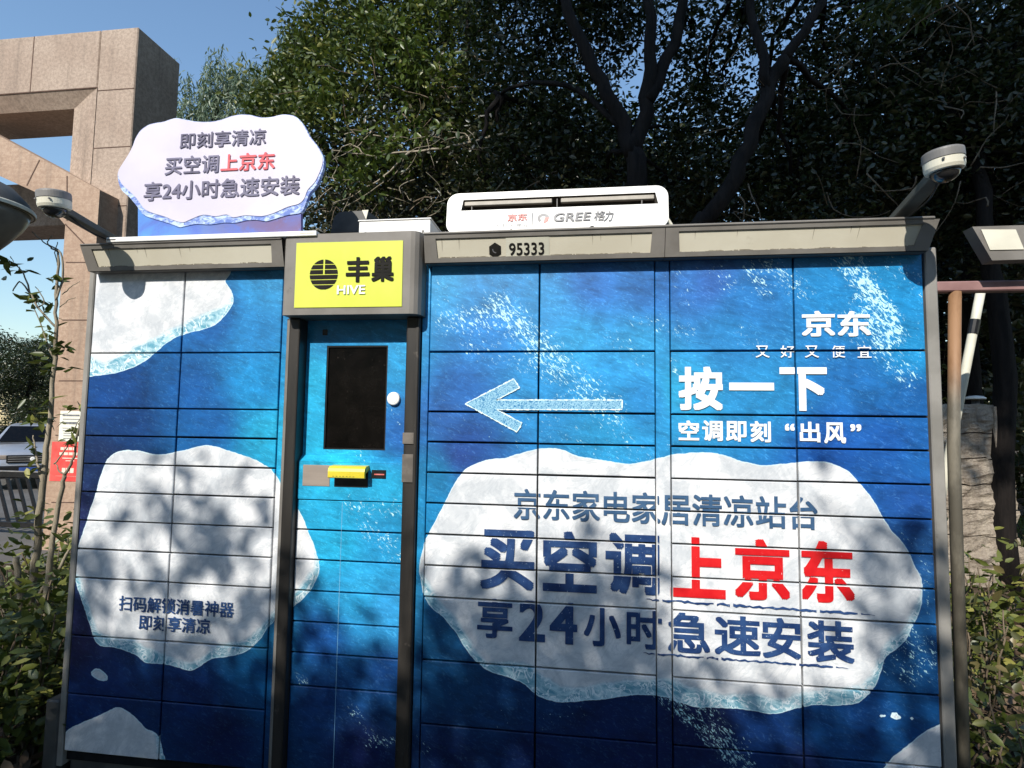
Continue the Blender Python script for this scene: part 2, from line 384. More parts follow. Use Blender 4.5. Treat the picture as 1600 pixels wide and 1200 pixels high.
FLOE_W = [
 [(650,885),(658,850),(676,815),(696,775),(711,744),(730,726),(760,715),(790,711),(820,702),(850,696),(880,699),(900,708),(930,713),(960,718),(985,720),(1010,716),(1040,709),(1070,704),(1110,703),(1140,710),(1165,718),(1190,723),(1220,721),(1250,718),(1285,717),(1312,724),(1334,738),(1349,755),(1364,773),(1378,798),(1393,822),(1412,842),(1424,860),(1434,885),(1444,905),(1444,925),(1428,955),(1412,985),(1388,1003),(1374,1028),(1362,1058),(1335,1076),(1290,1080),(1250,1085),(1210,1094),(1180,1085),(1130,1087),(1080,1075),(1050,1064),(1000,1064),(970,1066),(940,1070),(910,1076),(880,1074),(852,1060),(825,1040),(790,1035),(762,1036),(742,1015),(727,992),(709,965),(694,950),(680,932),(666,908)],
 [(113,890),(118,855),(126,830),(136,798),(146,768),(154,736),(168,711),(190,700),(215,700),(240,706),(265,704),(290,699),(315,692),(335,693),(360,701),(390,711),(417,723),(436,743),(452,776),(469,798),(479,825),(490,858),(490,885),(478,905),(462,925),(440,942),(424,962),(405,984),(380,1003),(340,1009),(315,1030),(295,1036),(265,1028),(240,1016),(225,1012),(205,1000),(180,1000),(160,992),(150,982),(141,955),(133,930),(125,905)],
 [(110,415),(345,414),(356,438),(364,455),(363,464),(350,479),(330,488),(300,500),(285,508),(260,520),(240,530),(215,540),(200,550),(180,560),(165,568),(150,563),(138,556),(108,550)],
 [(92,1155),(108,1136),(130,1125),(155,1115),(175,1105),(185,1102),(200,1109),(215,1121),(228,1135),(243,1146),(246,1160),(247,1175),(245,1194),(180,1204),(88,1190)],
 [(1494,1118),(1474,1126),(1450,1136),(1428,1153),(1402,1174),(1382,1194),(1372,1225),(1420,1266),(1504,1260)],
 FLOE_O[5], FLOE_O[6], FLOE_O[7], FLOE_O[8]]
PO = [np.array(poly(p, 4)) for p in FLOE_O]; PW = [np.array(poly(p, 4)) for p in FLOE_W]
def sdf(pts, polys):
    out = np.full(len(pts), 9.0)
    for pg in polys:
        a = pg; b = np.roll(pg, -1, 0); d2 = np.full(len(pts), 1e9); ins = np.zeros(len(pts), bool)
        for (ax, ay), (bx, by) in zip(a, b):
            ex, ey = bx-ax, by-ay; wx, wy = pts[:, 0]-ax, pts[:, 1]-ay
            h = np.clip((wx*ex+wy*ey)/(ex*ex+ey*ey+1e-12), 0, 1)
            d2 = np.minimum(d2, (wx-ex*h)**2+(wy-ey*h)**2)
            c = ((ay > pts[:, 1]) != (by > pts[:, 1]))
            with np.errstate(divide='ignore', invalid='ignore'):
                xi = ax+(pts[:, 1]-ay)*ex/(ey if abs(ey) > 1e-12 else 1e-12)
            ins ^= c & (pts[:, 0] < xi)
        out = np.minimum(out, np.where(ins, -1, 1)*np.sqrt(d2))
    return out
# the print's own inks at places of the picture (r, g, b in full sun, before darkening for shade)
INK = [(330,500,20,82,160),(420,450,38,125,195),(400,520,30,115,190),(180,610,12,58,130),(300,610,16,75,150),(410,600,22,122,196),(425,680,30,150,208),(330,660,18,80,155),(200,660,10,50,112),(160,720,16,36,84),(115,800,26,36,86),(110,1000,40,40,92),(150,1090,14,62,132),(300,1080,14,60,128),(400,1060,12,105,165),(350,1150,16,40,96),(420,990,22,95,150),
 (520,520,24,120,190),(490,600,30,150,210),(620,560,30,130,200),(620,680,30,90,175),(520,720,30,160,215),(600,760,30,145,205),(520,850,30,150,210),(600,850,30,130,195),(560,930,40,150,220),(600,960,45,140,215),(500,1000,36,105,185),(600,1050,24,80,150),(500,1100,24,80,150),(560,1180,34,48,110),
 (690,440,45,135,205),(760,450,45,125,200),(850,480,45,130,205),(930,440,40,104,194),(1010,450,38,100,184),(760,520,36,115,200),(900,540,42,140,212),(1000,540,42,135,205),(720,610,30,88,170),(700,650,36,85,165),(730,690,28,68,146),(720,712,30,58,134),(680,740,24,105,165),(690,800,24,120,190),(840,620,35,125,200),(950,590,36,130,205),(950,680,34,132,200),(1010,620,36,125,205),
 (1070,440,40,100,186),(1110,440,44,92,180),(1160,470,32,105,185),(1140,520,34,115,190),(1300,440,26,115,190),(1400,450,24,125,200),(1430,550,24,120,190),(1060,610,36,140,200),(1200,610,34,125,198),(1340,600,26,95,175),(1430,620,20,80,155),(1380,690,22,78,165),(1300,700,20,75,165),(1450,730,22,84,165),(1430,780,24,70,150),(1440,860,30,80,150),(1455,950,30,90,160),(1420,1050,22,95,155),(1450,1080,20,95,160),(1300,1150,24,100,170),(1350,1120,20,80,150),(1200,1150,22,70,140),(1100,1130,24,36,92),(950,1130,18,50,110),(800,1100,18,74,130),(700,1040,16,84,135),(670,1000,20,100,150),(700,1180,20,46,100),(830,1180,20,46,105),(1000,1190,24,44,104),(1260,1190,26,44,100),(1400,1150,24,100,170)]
IX = np.array([P(a, b) for a, b, *_ in INK]); IC = np.array([lin(r*1.05+4, g*1.05+3, b*.97) if py < 1000 else lin(r*.62, g*.70, b*.74) for _, py, r, g, b in INK])*(.93)  # lowest inks darkened further to put the tree shade into the print
# foam streaks: polyline in picture pixels, half width px, density
FOAM = [([(672,430),(700,470),(740,495)],26,.55),([(700,500),(790,500),(850,545),(905,600),(960,650)],30,.85),([(780,480),(830,530),(870,570)],34,.95),([(740,540),(820,570),(930,610)],26,.7),([(880,620),(930,600),(950,640)],24,.7),([(960,530),(1000,560)],20,.7),([(800,420),(840,450)],18,.5),([(990,500),(1080,520)],16,.7),([(690,600),(680,640),(800,690)],26,.45),([(830,650),(930,700),(1020,715)],26,.6),([(960,660),(1010,710)],22,.6),
 ([(1090,410),(1150,450)],24,.5),([(1120,420),(1140,445)],16,.75),([(1170,420),(1195,455)],14,.9),([(1200,410),(1250,455)],20,.85),([(1055,430),(1075,470)],18,.6),([(1325,405),(1350,440),(1362,490),(1380,540)],24,1.0),([(1350,440),(1390,490),(1400,525)],16,1.15),([(1390,410),(1450,450)],26,.65),([(1330,500),(1380,550),(1420,590)],30,.75),([(1430,500),(1440,560)],18,.55),([(1390,560),(1410,590)],14,.8),([(1180,540),(1160,520)],16,.7),([(1050,560),(1058,580)],10,.8),([(1050,700),(1150,720)],20,.5),([(1200,600),(1260,640)],24,.4),([(1300,560),(1370,640),(1420,680)],34,.45),([(1400,840),(1450,900),(1450,960)],26,.6),([(1420,1000),(1455,1020),(1420,1050)],30,.75),
 ([(560,560),(510,640)],10,.2),([(600,630),(625,660)],12,.6),([(540,700),(560,715)],16,.55),([(545,790),(600,800),(625,790)],20,.75),([(570,825),(625,870)],22,.8),([(590,850),(600,880)],14,.6),([(540,800),(600,825)],20,.5),
 ([(460,1060),(475,1070)],8,.8),([(545,1110),(580,1150),(600,1170)],10,.75),([(575,1165),(620,1160)],10,.8),([(655,1160),(670,1175)],10,.7),([(780,1090),(800,1120),(770,1180)],22,.4),([(860,1130),(900,1110)],24,.55),([(1040,1090),(1090,1130),(1150,1190)],16,.95),([(1100,1110),(1170,1200)],22,.85),([(1000,1130),(1030,1160)],20,.4)]
def print_attrs(me):
    n = len(me.vertices); co = np.zeros(n*3); me.vertices.foreach_get('co', co); co = co.reshape(-1, 3); q = co[:, [0, 2]]
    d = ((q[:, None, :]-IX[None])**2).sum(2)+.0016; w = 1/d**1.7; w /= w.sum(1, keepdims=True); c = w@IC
    f = np.zeros(n)
    for pl, hw, den in FOAM:
        pp = [np.array(P(*p)) for p in pl]; h = hw*.0031; dd = np.full(n, 9.)
        for a, b in zip(pp[:-1], pp[1:]):
            e = b-a; t = np.clip(((q-a)@e)/(e@e), 0, 1); dd = np.minimum(dd, np.linalg.norm(q-a-t[:, None]*e, axis=1))
        f = np.maximum(f, den*np.clip(1.25-dd/h*.8, 0, 1))
    f = np.maximum(f, .07)
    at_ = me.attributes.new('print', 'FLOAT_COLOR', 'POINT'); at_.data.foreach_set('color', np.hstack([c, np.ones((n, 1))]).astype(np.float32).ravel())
    for nm, v in (('foam', f), ('ice_outer', sdf(q, PO)), ('ice_white', sdf(q, PW))):
        me.attributes.new(nm, 'FLOAT', 'POINT').data.foreach_set('value', v.astype(np.float32))
def print_panel(name, x0, x1, z0, z1, parent, y=0.0, depth=.02, step=.012, bev=.0022, ytop=None, tilt=0.0):
    """one printed sheet-metal panel with folded edges"""
    nx = max(2, int((x1-x0)/step)); nz = max(2, int((z1-z0)/step))
    xs = [x0]+list(np.linspace(x0+bev, x1-bev, nx))+[x1]; zs = [z0]+list(np.linspace(z0+bev, z1-bev, nz))+[z1]
    X, Z = len(xs), len(zs); vs = []; 
    for j, z in enumerate(zs):
        for i, x in enumerate(xs):
            e = i in (0, X-1) or j in (0, Z-1)
            yy = y+tilt*(x-(x0+x1)/2) if ytop is None else y+(ytop-y)*(z-z0)/(z1-z0)
            vs.append((x, yy+(bev if e else 0), z))
    fs = [(j*X+i, j*X+i+1, (j+1)*X+i+1, (j+1)*X+i) for j in range(Z-1) for i in range(X-1)]
    ring = [i for i in range(X)]+[j*X+X-1 for j in range(1, Z)]+[(Z-1)*X+i for i in range(X-2, -1, -1)]+[j*X for j in range(Z-2, 0, -1)]
    b0 = len(vs); vs += [(vs[k][0], vs[k][1]+depth, vs[k][2]) for k in ring]
    n = len(ring)
    fs += [(ring[(k+1) % n], ring[k], b0+k, b0+(k+1) % n) for k in range(n)]
    me = bpy.data.meshes.new(name); me.from_pydata(vs, [], fs); me.update(); print_attrs(me)
    return link(name, me, M['print'], parent)

# ------------------------------------------------------------------ text
_tc = {}
def glyphs(s):
    if s in _tc: return _tc[s]
    c = bpy.data.curves.new('t', 'FONT'); c.body = s; c.fill_mode = 'FRONT'; c.resolution_u = 6
    o = bpy.data.objects.new('t', c); COL.objects.link(o); bpy.context.view_layer.update()
    dg = bpy.context.evaluated_depsgraph_get(); me = bpy.data.meshes.new_from_object(o.evaluated_get(dg))
    v = np.zeros(len(me.vertices)*3); me.vertices.foreach_get('co', v); v = v.reshape(-1, 3)[:, :2]
    f = [tuple(p.vertices) for p in me.polygons]
    bpy.data.objects.remove(o); bpy.data.curves.remove(c); bpy.data.meshes.remove(me)
    _tc[s] = (v, f); return _tc[s]
GAPX, GAPZ = [], []
def lettering(name, items, mat, parent, Y=0.0, bold=.02, cut=False, slant=0.0, lift=.0032, ymap=None, layers=True):
    """items: (text, x0, x1, z0, z1) boxes filled exactly; shifted layers make the strokes bold"""
    vs, fs = [], []
    for s, x0, x1, z0, z1 in items:
        v, f = glyphs(s); lo, hi = v.min(0), v.max(0)
        em = (hi-lo); sx = (x1-x0)/max(em[0]+2*bold, 1e-6); sz = (z1-z0)/max(em[1]+2*bold, 1e-6)
        sh = [(0, 0)]
        if bold: sh += [(bold*a, bold*b) for a in (-1, 0, 1) for b in (-1, 0, 1) if a or b]+[(bold*.5*a, bold*.5*b) for a, b in ((1, 1), (-1, 1), (1, -1), (-1, -1))]
        for k, (dx, dy) in enumerate(sh):
            b = len(vs); zc = (v[:, 1]-lo[1]+bold+dy)*sz
            xx = x0+(v[:, 0]-lo[0]+bold+dx)*sx+slant*zc
            for x, z in zip(xx, zc):
                yy = Y if ymap is None else ymap(z0+z)
                vs.append((x, yy-lift-.00009*k, z0+z))
            fs += [tuple(i+b for i in q) for q in f]
    bm = bmesh.new(); bv = [bm.verts.new(p) for p in vs]
    for q in fs:
        try: bm.faces.new([bv[i] for i in q])
        except ValueError: pass
    if cut:
        xs = [v[0] for v in vs]; zs = [v[2] for v in vs]
        for axis, gaps, lo, hi in ((0, GAPX, min(xs), max(xs)), (2, GAPZ, min(zs), max(zs))):
            for a, b in gaps:
                if b < lo or a > hi: continue
                no = Vector((1, 0, 0)) if axis == 0 else Vector((0, 0, 1))
                for w in (a, b):
                    bmesh.ops.bisect_plane(bm, geom=bm.verts[:]+bm.edges[:]+bm.faces[:], plane_co=no*w, plane_no=no)
                bmesh.ops.delete(bm, geom=[f for f in bm.faces if a < f.calc_center_median()[axis] < b], context='FACES')
    for f in bm.faces:
        if f.normal.y > 0: f.normal_flip()
    me = bpy.data.meshes.new(name); bm.to_mesh(me); bm.free()
    return link(name, me, mat, parent)
def pb(s, l, r, t, b, Y=0.0):
    """a text box given by picture pixels on plane Y"""
    m = (l+r)/2
    return (s, at(l, (t+b)/2, Y).x, at(r, (t+b)/2, Y).x, at(m, b, Y).z, at(m, t, Y).z)
def rows(s, l, r, t1, b1, t2, b2, Y=0.0):
    """a line of text: its left end spans rows t1..b1, its right end t2..b2"""
    z1 = (at(l, t1, Y).z+at(r, t2, Y).z)/2; z0 = (at(l, b1, Y).z+at(r, b2, Y).z)/2
    return (s, at(l, (t1+b1)/2, Y).x, at(r, (t2+b2)/2, Y).x, z0, z1)

# ------------------------------------------------------------------ the parcel locker
ZR = [2.172, 1.8085, 1.57, 1.45, 1.33, 1.21, 1.09, .97, .85, .6129, .3754, .1441]
XL = (0.0, .4331, .8868); XA = (1.5229, 1.9647, 2.4097); XB = (2.4644, 2.9130, 3.3593)
G = .0034
locker = thing('parcel_locker', 'long blue parcel locker wrapped in a printed sea with white ice floes', 'parcel locker', (1.68, .25, 0))
boxo('cabinet_body', (-.004, .9175, .022, .52, .10, 2.20), M['dark'], locker, 0)
boxo('cabinet_body', (1.4895, 3.364, .022, .52, .10, 2.20), M['dark'], locker, 0)
boxo('cabinet_body', (.9180, 1.4890, .085, .51, .10, 2.19), M['dark'], locker, 0)
boxo('plinth', (.005, 3.355, .03, .50, 0, .13), M['greyd'], locker, .004)
boxo('side_panel', (-.032, -.005, .0, .53, .08, 2.185), M['side'], locker, .004)
boxo('side_panel', (3.365, 3.405, .0, .53, .08, 2.185), M['side'], locker, .004)
boxo('base_skirt', (-.10, -.034, .0, .5, 0, .34), M['greyd'], locker, .006)
random.seed(77)
for (xa, xm, xb) in (XL, XA, XB):
    for k in range(len(ZR)-1):
        for a, b in ((xa, xm), (xm, xb)):
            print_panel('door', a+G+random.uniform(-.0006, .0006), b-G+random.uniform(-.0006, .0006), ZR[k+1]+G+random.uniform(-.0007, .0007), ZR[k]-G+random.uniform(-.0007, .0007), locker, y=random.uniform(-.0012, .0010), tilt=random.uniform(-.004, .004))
for a, b in ((XL[2]+.001, .9165), (1.4905, XA[0]-.001), (XA[2]+.001, XB[0]-.001)):
    print_panel('frame_strip', a, b, .12, 2.172, locker, y=.0035)
GAPX += [(x-G-.001, x+G+.001) for x in XL+XA+XB]; GAPZ += [(z-G-.001, z+G+.001) for z in ZR]
# lettering and arrow printed over the doors
lettering('lettering', [pb('京', 1252, 1304, 486, 526), pb('东', 1308, 1360, 486, 526)], M['whiteink'], locker, bold=.026, cut=True)
for s, x in (('又', 1191), ('好', 1230), ('又', 1268), ('便', 1309), ('宜', 1350)): lettering('lettering', [pb(s, x-11, x+11, 540, 559)], M['whiteink'], locker, bold=.008, cut=True)
lettering('lettering', [pb('按', 1060, 1129, 573, 641), pb('一', 1139, 1209, 598, 610), pb('下', 1218, 1292, 574, 642)], M['whiteink'], locker, bold=.034, cut=True)
lettering('lettering', [pb('空', 1060, 1092, 657, 688), pb('调', 1097, 1129, 657, 689), pb('即', 1134, 1166, 658, 690), pb('刻', 1172, 1204, 658, 691)], M['whiteink'], locker, bold=.026, cut=True)
lettering('lettering', [pb('“', 1226, 1241, 662, 673), pb('出', 1249, 1281, 659, 691), pb('风', 1287, 1321, 660, 693), pb('”', 1328, 1345, 663, 674)], M['whiteink'], locker, bold=.026, cut=True)
lettering('lettering', [rows('京东家电家居清凉站台', 803, 1277, 764, 812, 776, 827)], M['slate'], locker, bold=.018, cut=True)
def spread(chars, l, r, w, t1, b1, t2, b2):
    out = []
    n = len(chars); 
    for i, ch in enumerate(chars):
        x = l+(r-l-w)*i/(n-1); f = (x+w/2-l)/(r-l); out.append(pb(ch, x, x+w, t1+(t2-t1)*f, b1+(b2-b1)*f))
    return out
lettering('lettering', spread('买空调', 751, 1030, 84, 826, 920, 834, 930), M['navy'], locker, bold=.030, cut=True)
lettering('lettering', spread('上京东', 1047, 1334, 86, 838, 932, 846, 943), M['red'], locker, bold=.032, cut=True)
lettering('lettering', [pb('享', 746, 801, 935, 997), pb('2', 811, 852, 938, 1002), pb('4', 859, 902, 941, 1006), pb('小', 912, 970, 945, 1010), pb('时', 979, 1034, 952, 1014), pb('急', 1043, 1109, 956, 1020), pb('速', 1116, 1188, 962, 1024), pb('安', 1190, 1252, 965, 1029), pb('装', 1261, 1334, 968, 1035)], M['navy'], locker, bold=.024, cut=True)
lettering('lettering', [rows('扫码解锁消暑神器', 187, 366, 932, 956, 938, 963), rows('即刻享清凉', 218, 329, 961, 984, 965, 990)], M['navy'], locker, bold=.016, cut=True)
def brush_line(pa, pb_, w):
    random.seed(5); bm = bmesh.new(); A = Vector((*P(*pa), 0)); B = Vector((*P(*pb_), 0)); n = 70; prev = None
    for i in range(n+1):
        p = A.lerp(B, i/n); ww = w*(.35+.65*random.random())*min(1, .2+6*(1-i/n)*1)*(min(1, .2+i/8)); o = random.uniform(-.25, .25)*w
        a = bm.verts.new((p.x, -.0032, p.y+o+ww/2)); b = bm.verts.new((p.x, -.0032, p.y+o-ww/2))
        if prev and random.random() > .06: bm.faces.new((prev[1], b, a, prev[0]))
        prev = (a, b)
    return from_bm('brush_line', bm, M['navy'], locker)
brush_line((1010, 936), (1372, 961), .011); brush_line((1005, 1020), (1330, 1044), .010)
AR = [(727,631),(803,592),(812,606),(776,625),(972,625),(972,640),(776,640),(816,661),(808,675)]
plate('arrow_print', [P(x, y) for x, y in AR], -.0028, None, M['arrow'], locker)
bm = bmesh.new()
for (a, b), (c, d) in zip(zip(AR, AR[1:]+AR[:1]), zip(AR, AR[1:]+AR[:1])):
    p, q = Vector((*P(*a), 0)), Vector((*P(*b), 0)); n_ = int((q-p).length/.008)+1; nn = Vector((-(q-p).y, (q-p).x, 0)).normalized()
    for i in range(n_):
        u, w_ = p.lerp(q, i/n_), p.lerp(q, min(1, (i+1.15)/n_)); h = .0012+.0022*random.random(); k = random.uniform(-.001, .001)
        bm.faces.new([bm.verts.new((s.x, -.0033-.00005*(i % 3), s.y)) for s in (u+nn*(h+k), w_+nn*(h*.7+k), w_-nn*h*.7, u-nn*h)])
from_bm('arrow_outline', bm, M['arrowedge'], locker)

# control column
CY = .045
for a, b in ((.9185, .977), (1.432, 1.4885)):
    o = boxo('post', (a, b, -.018, .12, .09, 1.949), M['post'], locker, .006, 2)
    bm = bmesh.new(); box(bm, a+.004 if a < 1 else b-.016, a+.016 if a < 1 else b-.004, -.0205, -.0185, .1, 1.94, bev=.001); from_bm('edge_trim', bm, M['frame'] if a < 1 else M['post'], o)
for z0, z1, x0 in ((1.44, 1.485, 1.430), (1.29, 1.40, 1.431)):
    boxo('tape_patch', (x0, 1.476, -.0232, -.0188, z0, z1), mottled('aged_tape', (.11, .095, .08), (.18, .155, .13), 22, .4, .5), locker, .0012)
CX = (.9785, 1.4305)
zc0, zc1 = 1.207, at(560, 723, CY-.03).z          # lower console box
zt = at(560, 712, CY).z
def fp(px, py, Y=CY): return at(px, py, Y)
sx0, sx1 = fp(508, 620).x, fp(604, 620).x; sz0, sz1 = fp(556, 703).z, fp(556, 540).z
ups = [(CX[0], sx0, zt, 1.98), (sx1, CX[1], zt, 1.98), (sx0, sx1, zt, sz0), (sx0, sx1, sz1, 1.98)]
for a, b, c, d in ups: print_panel('console_panel', a, b, c, d, locker, y=CY, depth=.03, bev=.0004)
sf = boxo('screen', (sx0-.004, sx1+.004, CY+.010, CY+.03, sz0-.004, sz1+.004), M['screen'], locker, .001)
bm = bmesh.new(); plate_bm(bm, [(sx0, sz0), (sx1, sz0), (sx1, sz1), (sx0, sz1)], [[(sx0+.006, sz0+.006), (sx0+.006, sz1-.006), (sx1-.006, sz1-.006), (sx1-.006, sz0+.006)]], lambda x, z: (x, CY+.003, z), lambda x, z: (x, CY+.0098, z)); from_bm('screen_bezel', bm, M['black'], sf)
c_ = fp(616, 623); bm = bmesh.new(); lathe(bm, [(.027, 0), (.027, .010), (.0255, .014), (.021, .016), (.0205, .0145), (.017, .0145), (.0165, .0165), (.0, .017)][:7], (c_.x, CY, c_.z), 36, 'y'); from_bm('press_button', bm, M['white'], locker, False)
c_ = fp(508, 520); boxo('camera_hole', (c_.x-.011, c_.x+.011, CY-.003, CY+.002, c_.z-.011, c_.z+.014), M['black'], locker, .002)
CB = CY-.032
print_panel('console_ledge', CX[0], CX[1], zc1, zt, locker, y=CB, depth=.02, ytop=CY, bev=.0005)
def rect_px(l, r, t, b, Y): A = at(l, t, Y); B = at(r, b, Y); return A.x, B.x, B.z, A.z
k0 = rect_px(474, 515, 726, 760, CB); 
print_panel('console_box', CX[0], CX[1], zc0, zc1-.0006, locker, y=CB, depth=.05)
boxo('metal_plate', (k0[0], k0[1], CB-.0022, CB+.004, k0[2], k0[3]), M['steel'], locker, .0008)
k1 = rect_px(581, 603, 734, 748, CB); o = boxo('card_reader', (k1[0], k1[1], CB-.003, CB+.004, k1[2], k1[3]), M['black'], locker, .001)
boxo('reader_slot', (k1[0]+.012, k1[1]-.006, CB-.0042, CB-.0032, k1[2]+.014, k1[2]+.019), M['acred'], o, .0003)
k2 = rect_px(516, 572, 727, 752, CB-.03)
bm = bmesh.new(); prof = [(0, 0), (-.034, -.002), (-.046, -.010), (-.050, -.022), (-.050, -.046), (-.046, -.049), (-.036, -.049), (-.036, -.030), (0, -.018)]
zt_ = k2[3]+.0; L_ = [[bm.verts.new((x, CB+py, zt_+pz)) for py, pz in prof] for x in (k2[0], k2[1])]
for i in range(len(prof)):
    j = (i+1) % len(prof); bm.faces.new((L_[0][i], L_[0][j], L_[1][j], L_[1][i]))
bm.faces.new(L_[0][::-1]); bm.faces.new(L_[1])
hood = from_bm('scanner_hood', bm, M['yellow'], locker)
boxo('scanner_window', (k2[0]+.006, k2[1]-.004, CB-.002, CB+.003, zt_-.088, zt_-.004), M['black'], locker, .0008)
bm = bmesh.new()
for i in range(7): box(bm, k2[0]+.02+i*.014, k2[0]+.027+i*.014, CB-.0508, CB-.0502, zt_-.043, zt_-.039)
from_bm('hood_marking', bm, mottled('olive_print', (.30, .24, .02), (.4, .33, .03), 60), hood)
zr = [1.207]+[at(470, y, CY).z for y in (825, 871, 919, 967, 1015, 1066)]+[.135]
for k in range(len(zr)-1): print_panel('door', CX[0], CX[1], zr[k+1]+G, zr[k]-G, locker, y=CY-.028, depth=.03)
boxo('seam_line', (1.172, 1.1735, CY-.0286, CY-.0270, .14, 1.20), mottled('seam_highlight', (.22, .45, .62), (.16, .35, .52), 10), locker, 0)

# illuminated header boxes
def header(x0, x1, fl, fr, label=None):
    """a flared header box: wider and further out at the top; with its inset panel"""
    zb, zt2, yb, yt = 2.158, 2.262, -.050, -.078
    X = lambda z, x, s: x+s*(z-zb)/(zt2-zb)
    m = .022
    f0 = lambda u, v: (x0-fl*v+(x1+fr*v-(x0-fl*v))*u, yb+(yt-yb)*v, zb+(zt2-zb)*v)
    L = x1-x0; a = .052/L
    hole = [(a, .16), (1-a, .16), (1-a*.9, .86), (a*.9, .86)]
    bm = bmesh.new(); plate_bm(bm, [(0, 0), (1, 0), (1, 1), (0, 1)], [hole], f0, lambda u, v: tuple(Vector(f0(u, v))+Vector((0, .012, 0))))
    # top, ends, bottom and back
    z_ = Vector((0, .0, 0)); A, B, C, D = [Vector(f0(u, v)) for u, v in ((0, 0), (1, 0), (1, 1), (0, 1))]
    Ab, Bb, Cb, Db = [Vector((p.x, .5, p.z)) for p in (A, B, C, D)]
    for q in ((D, C, Cb, Db), (A, D, Db, Ab), (C, B, Bb, Cb), (B, A, Ab, Bb), (Ab, Db, Cb, Bb)):
        bm.faces.new([bm.verts.new(p+Vector((0, .0005, 0))) for p in q])
    h = from_bm('header_box', bm, M['frame'], locker)
    bm = bmesh.new(); bm.faces.new([bm.verts.new(Vector(f0(*p))+Vector((0, .006, 0))) for p in [(a*.8, .1), (1-a*.8, .1), (1-a*.7, .9), (a*.7, .9)]]); from_bm('light_panel', bm, M['panel'], h)
    return h, f0
hl, fl_ = header(.012, .915, .020, .0)
ha, fa = header(1.512, 2.4385, 0, 0)
hb, fb = header(2.4405, 3.350, 0, .026)
boxo('trim_lip', (1.512, 3.36, -.083, -.04, 2.2622, 2.272), M['frame'], locker, .003)
boxo('trim_lip', (-.008, .915, -.083, -.04, 2.2622, 2.270), M['frame'], locker, .003)
dirtm = mottled('dirt_streak', (.15, .13, .095), (.28, .25, .19), 30, .8, .1)
for h_, f_, u0, u1, sd_ in ((hl, fl_, .07, .93, 1), (ha, fa, .06, .95, 2), (hb, fb, .06, .95, 3)):
    random.seed(sd_); bm = bmesh.new(); prev = None; w_ = .015
    for i in range(161):
        u = u0+(u1-u0)*i/160; w_ = min(.045, max(.0, w_+random.gauss(0, .010))); v0 = .165; p, q = [Vector(f_(u, v))+Vector((0, .0052, 0)) for v in (v0, v0+w_)]
        a, b = bm.verts.new(p), bm.verts.new(q)
        if prev and random.random() > .12: bm.faces.new((prev[0], a, b, prev[1]))
        prev = (a, b)
    for i in range(5):
        u = random.uniform(u0, u1); l_ = random.uniform(.2, .5); bm.faces.new([bm.verts.new(Vector(f_(*q))+Vector((0, .0051, 0))) for q in ((u, .86), (u+.003, .86), (u+.002, .86-l_))])
    from_bm('dirt_streak', bm, dirtm, h_)['kind'] = 'stuff'
yh = lambda z: -.050-.028*(z-2.158)/.104
lettering('lettering', [pb('95333', 795, 850, 379, 397, -.066)], M['ink'], ha, bold=.014, ymap=lambda z: yh(z)+.0030, lift=.0004)
bm = bmesh.new(); plate_bm(bm, [(at(790, 388, -.066).x, 2.176), (at(858, 388, -.066).x, 2.176), (at(858, 388, -.066).x, 2.244), (at(790, 388, -.066).x, 2.244)], [], lambda x, z: (x, yh(z)+.0042, z), None); from_bm('number_sticker', bm, mottled('sticker', (.46, .45, .36), (.52, .50, .41), 9), ha)
c_ = at(773, 390, -.066); bm = bmesh.new(); plate_bm(bm, [(c_.x+.027*math.cos(R(60*k+30)), c_.z+.029*math.sin(R(60*k+30))) for k in range(6)], [], lambda x, z: (x, yh(z)+.0045, z), lambda x, z: (x, yh(z)+.0065, z)); hx = from_bm('phone_badge', bm, M['ink'], ha)
bm = bmesh.new(); tube(bm, [(c_.x+.012*math.cos(t)+.003, yh(c_.z+.012*math.sin(t))+.0042, c_.z+.012*math.sin(t)+.003) for t in [R(a) for a in range(170, 290, 15)]], .0022, seg=5)
from_bm('phone_mark', bm, M['acgrey'], hx)

# yellow sign box over the control column
sb0, sb1, sbz0, sbz1, SY = .930, 1.503, 1.950, 2.281, -.078
bm = bmesh.new()
out = [(sb0, .3), (sb0, SY+.006), (sb0+.006, SY), (sb1-.042, SY), (sb1-.026, SY+.004), (sb1-.012, SY+.014), (sb1-.003, SY+.032), (sb1, SY+.055), (sb1, .3)]
lo_ = [bm.verts.new((x, y, sbz0)) for x, y in out]; hi_ = [bm.verts.new((x, y, sbz1)) for x, y in out]
for i in range(len(out)):
    j = (i+1) % len(out); bm.faces.new((lo_[i], lo_[j], hi_[j], hi_[i]))
bm.faces.new(lo_); bm.faces.new(hi_[::-1])
sbx = from_bm('sign_box', bm, M['frame'], locker)
y0_, y1_, yz0, yz1 = rect_px(461, 630, 380, 480, SY)
q_ = [at(464, 380, SY), at(630, 376, SY), at(628, 479, SY), at(460, 481, SY)]
plate('sign_face', [(p.x, p.z) for p in (q_[3], q_[2], q_[1], q_[0])], SY-.003, SY+.001, M['signyellow'], sbx)
SF = SY-.003
lettering('lettering', [pb('丰', 541, 578, 402, 441, SF), pb('巢', 581, 616, 401, 440, SF)], M['ink'], sbx, Y=SF, bold=.030)
lettering('lettering', [pb('HIVE', 527, 571, 446, 460, SF)], M['whiteink'], sbx, Y=SF, bold=.02)
cc = at(506, 429, SF); ra = at(528, 429, SF).x-cc.x; bm = bmesh.new()
nb = 6; gap = .17
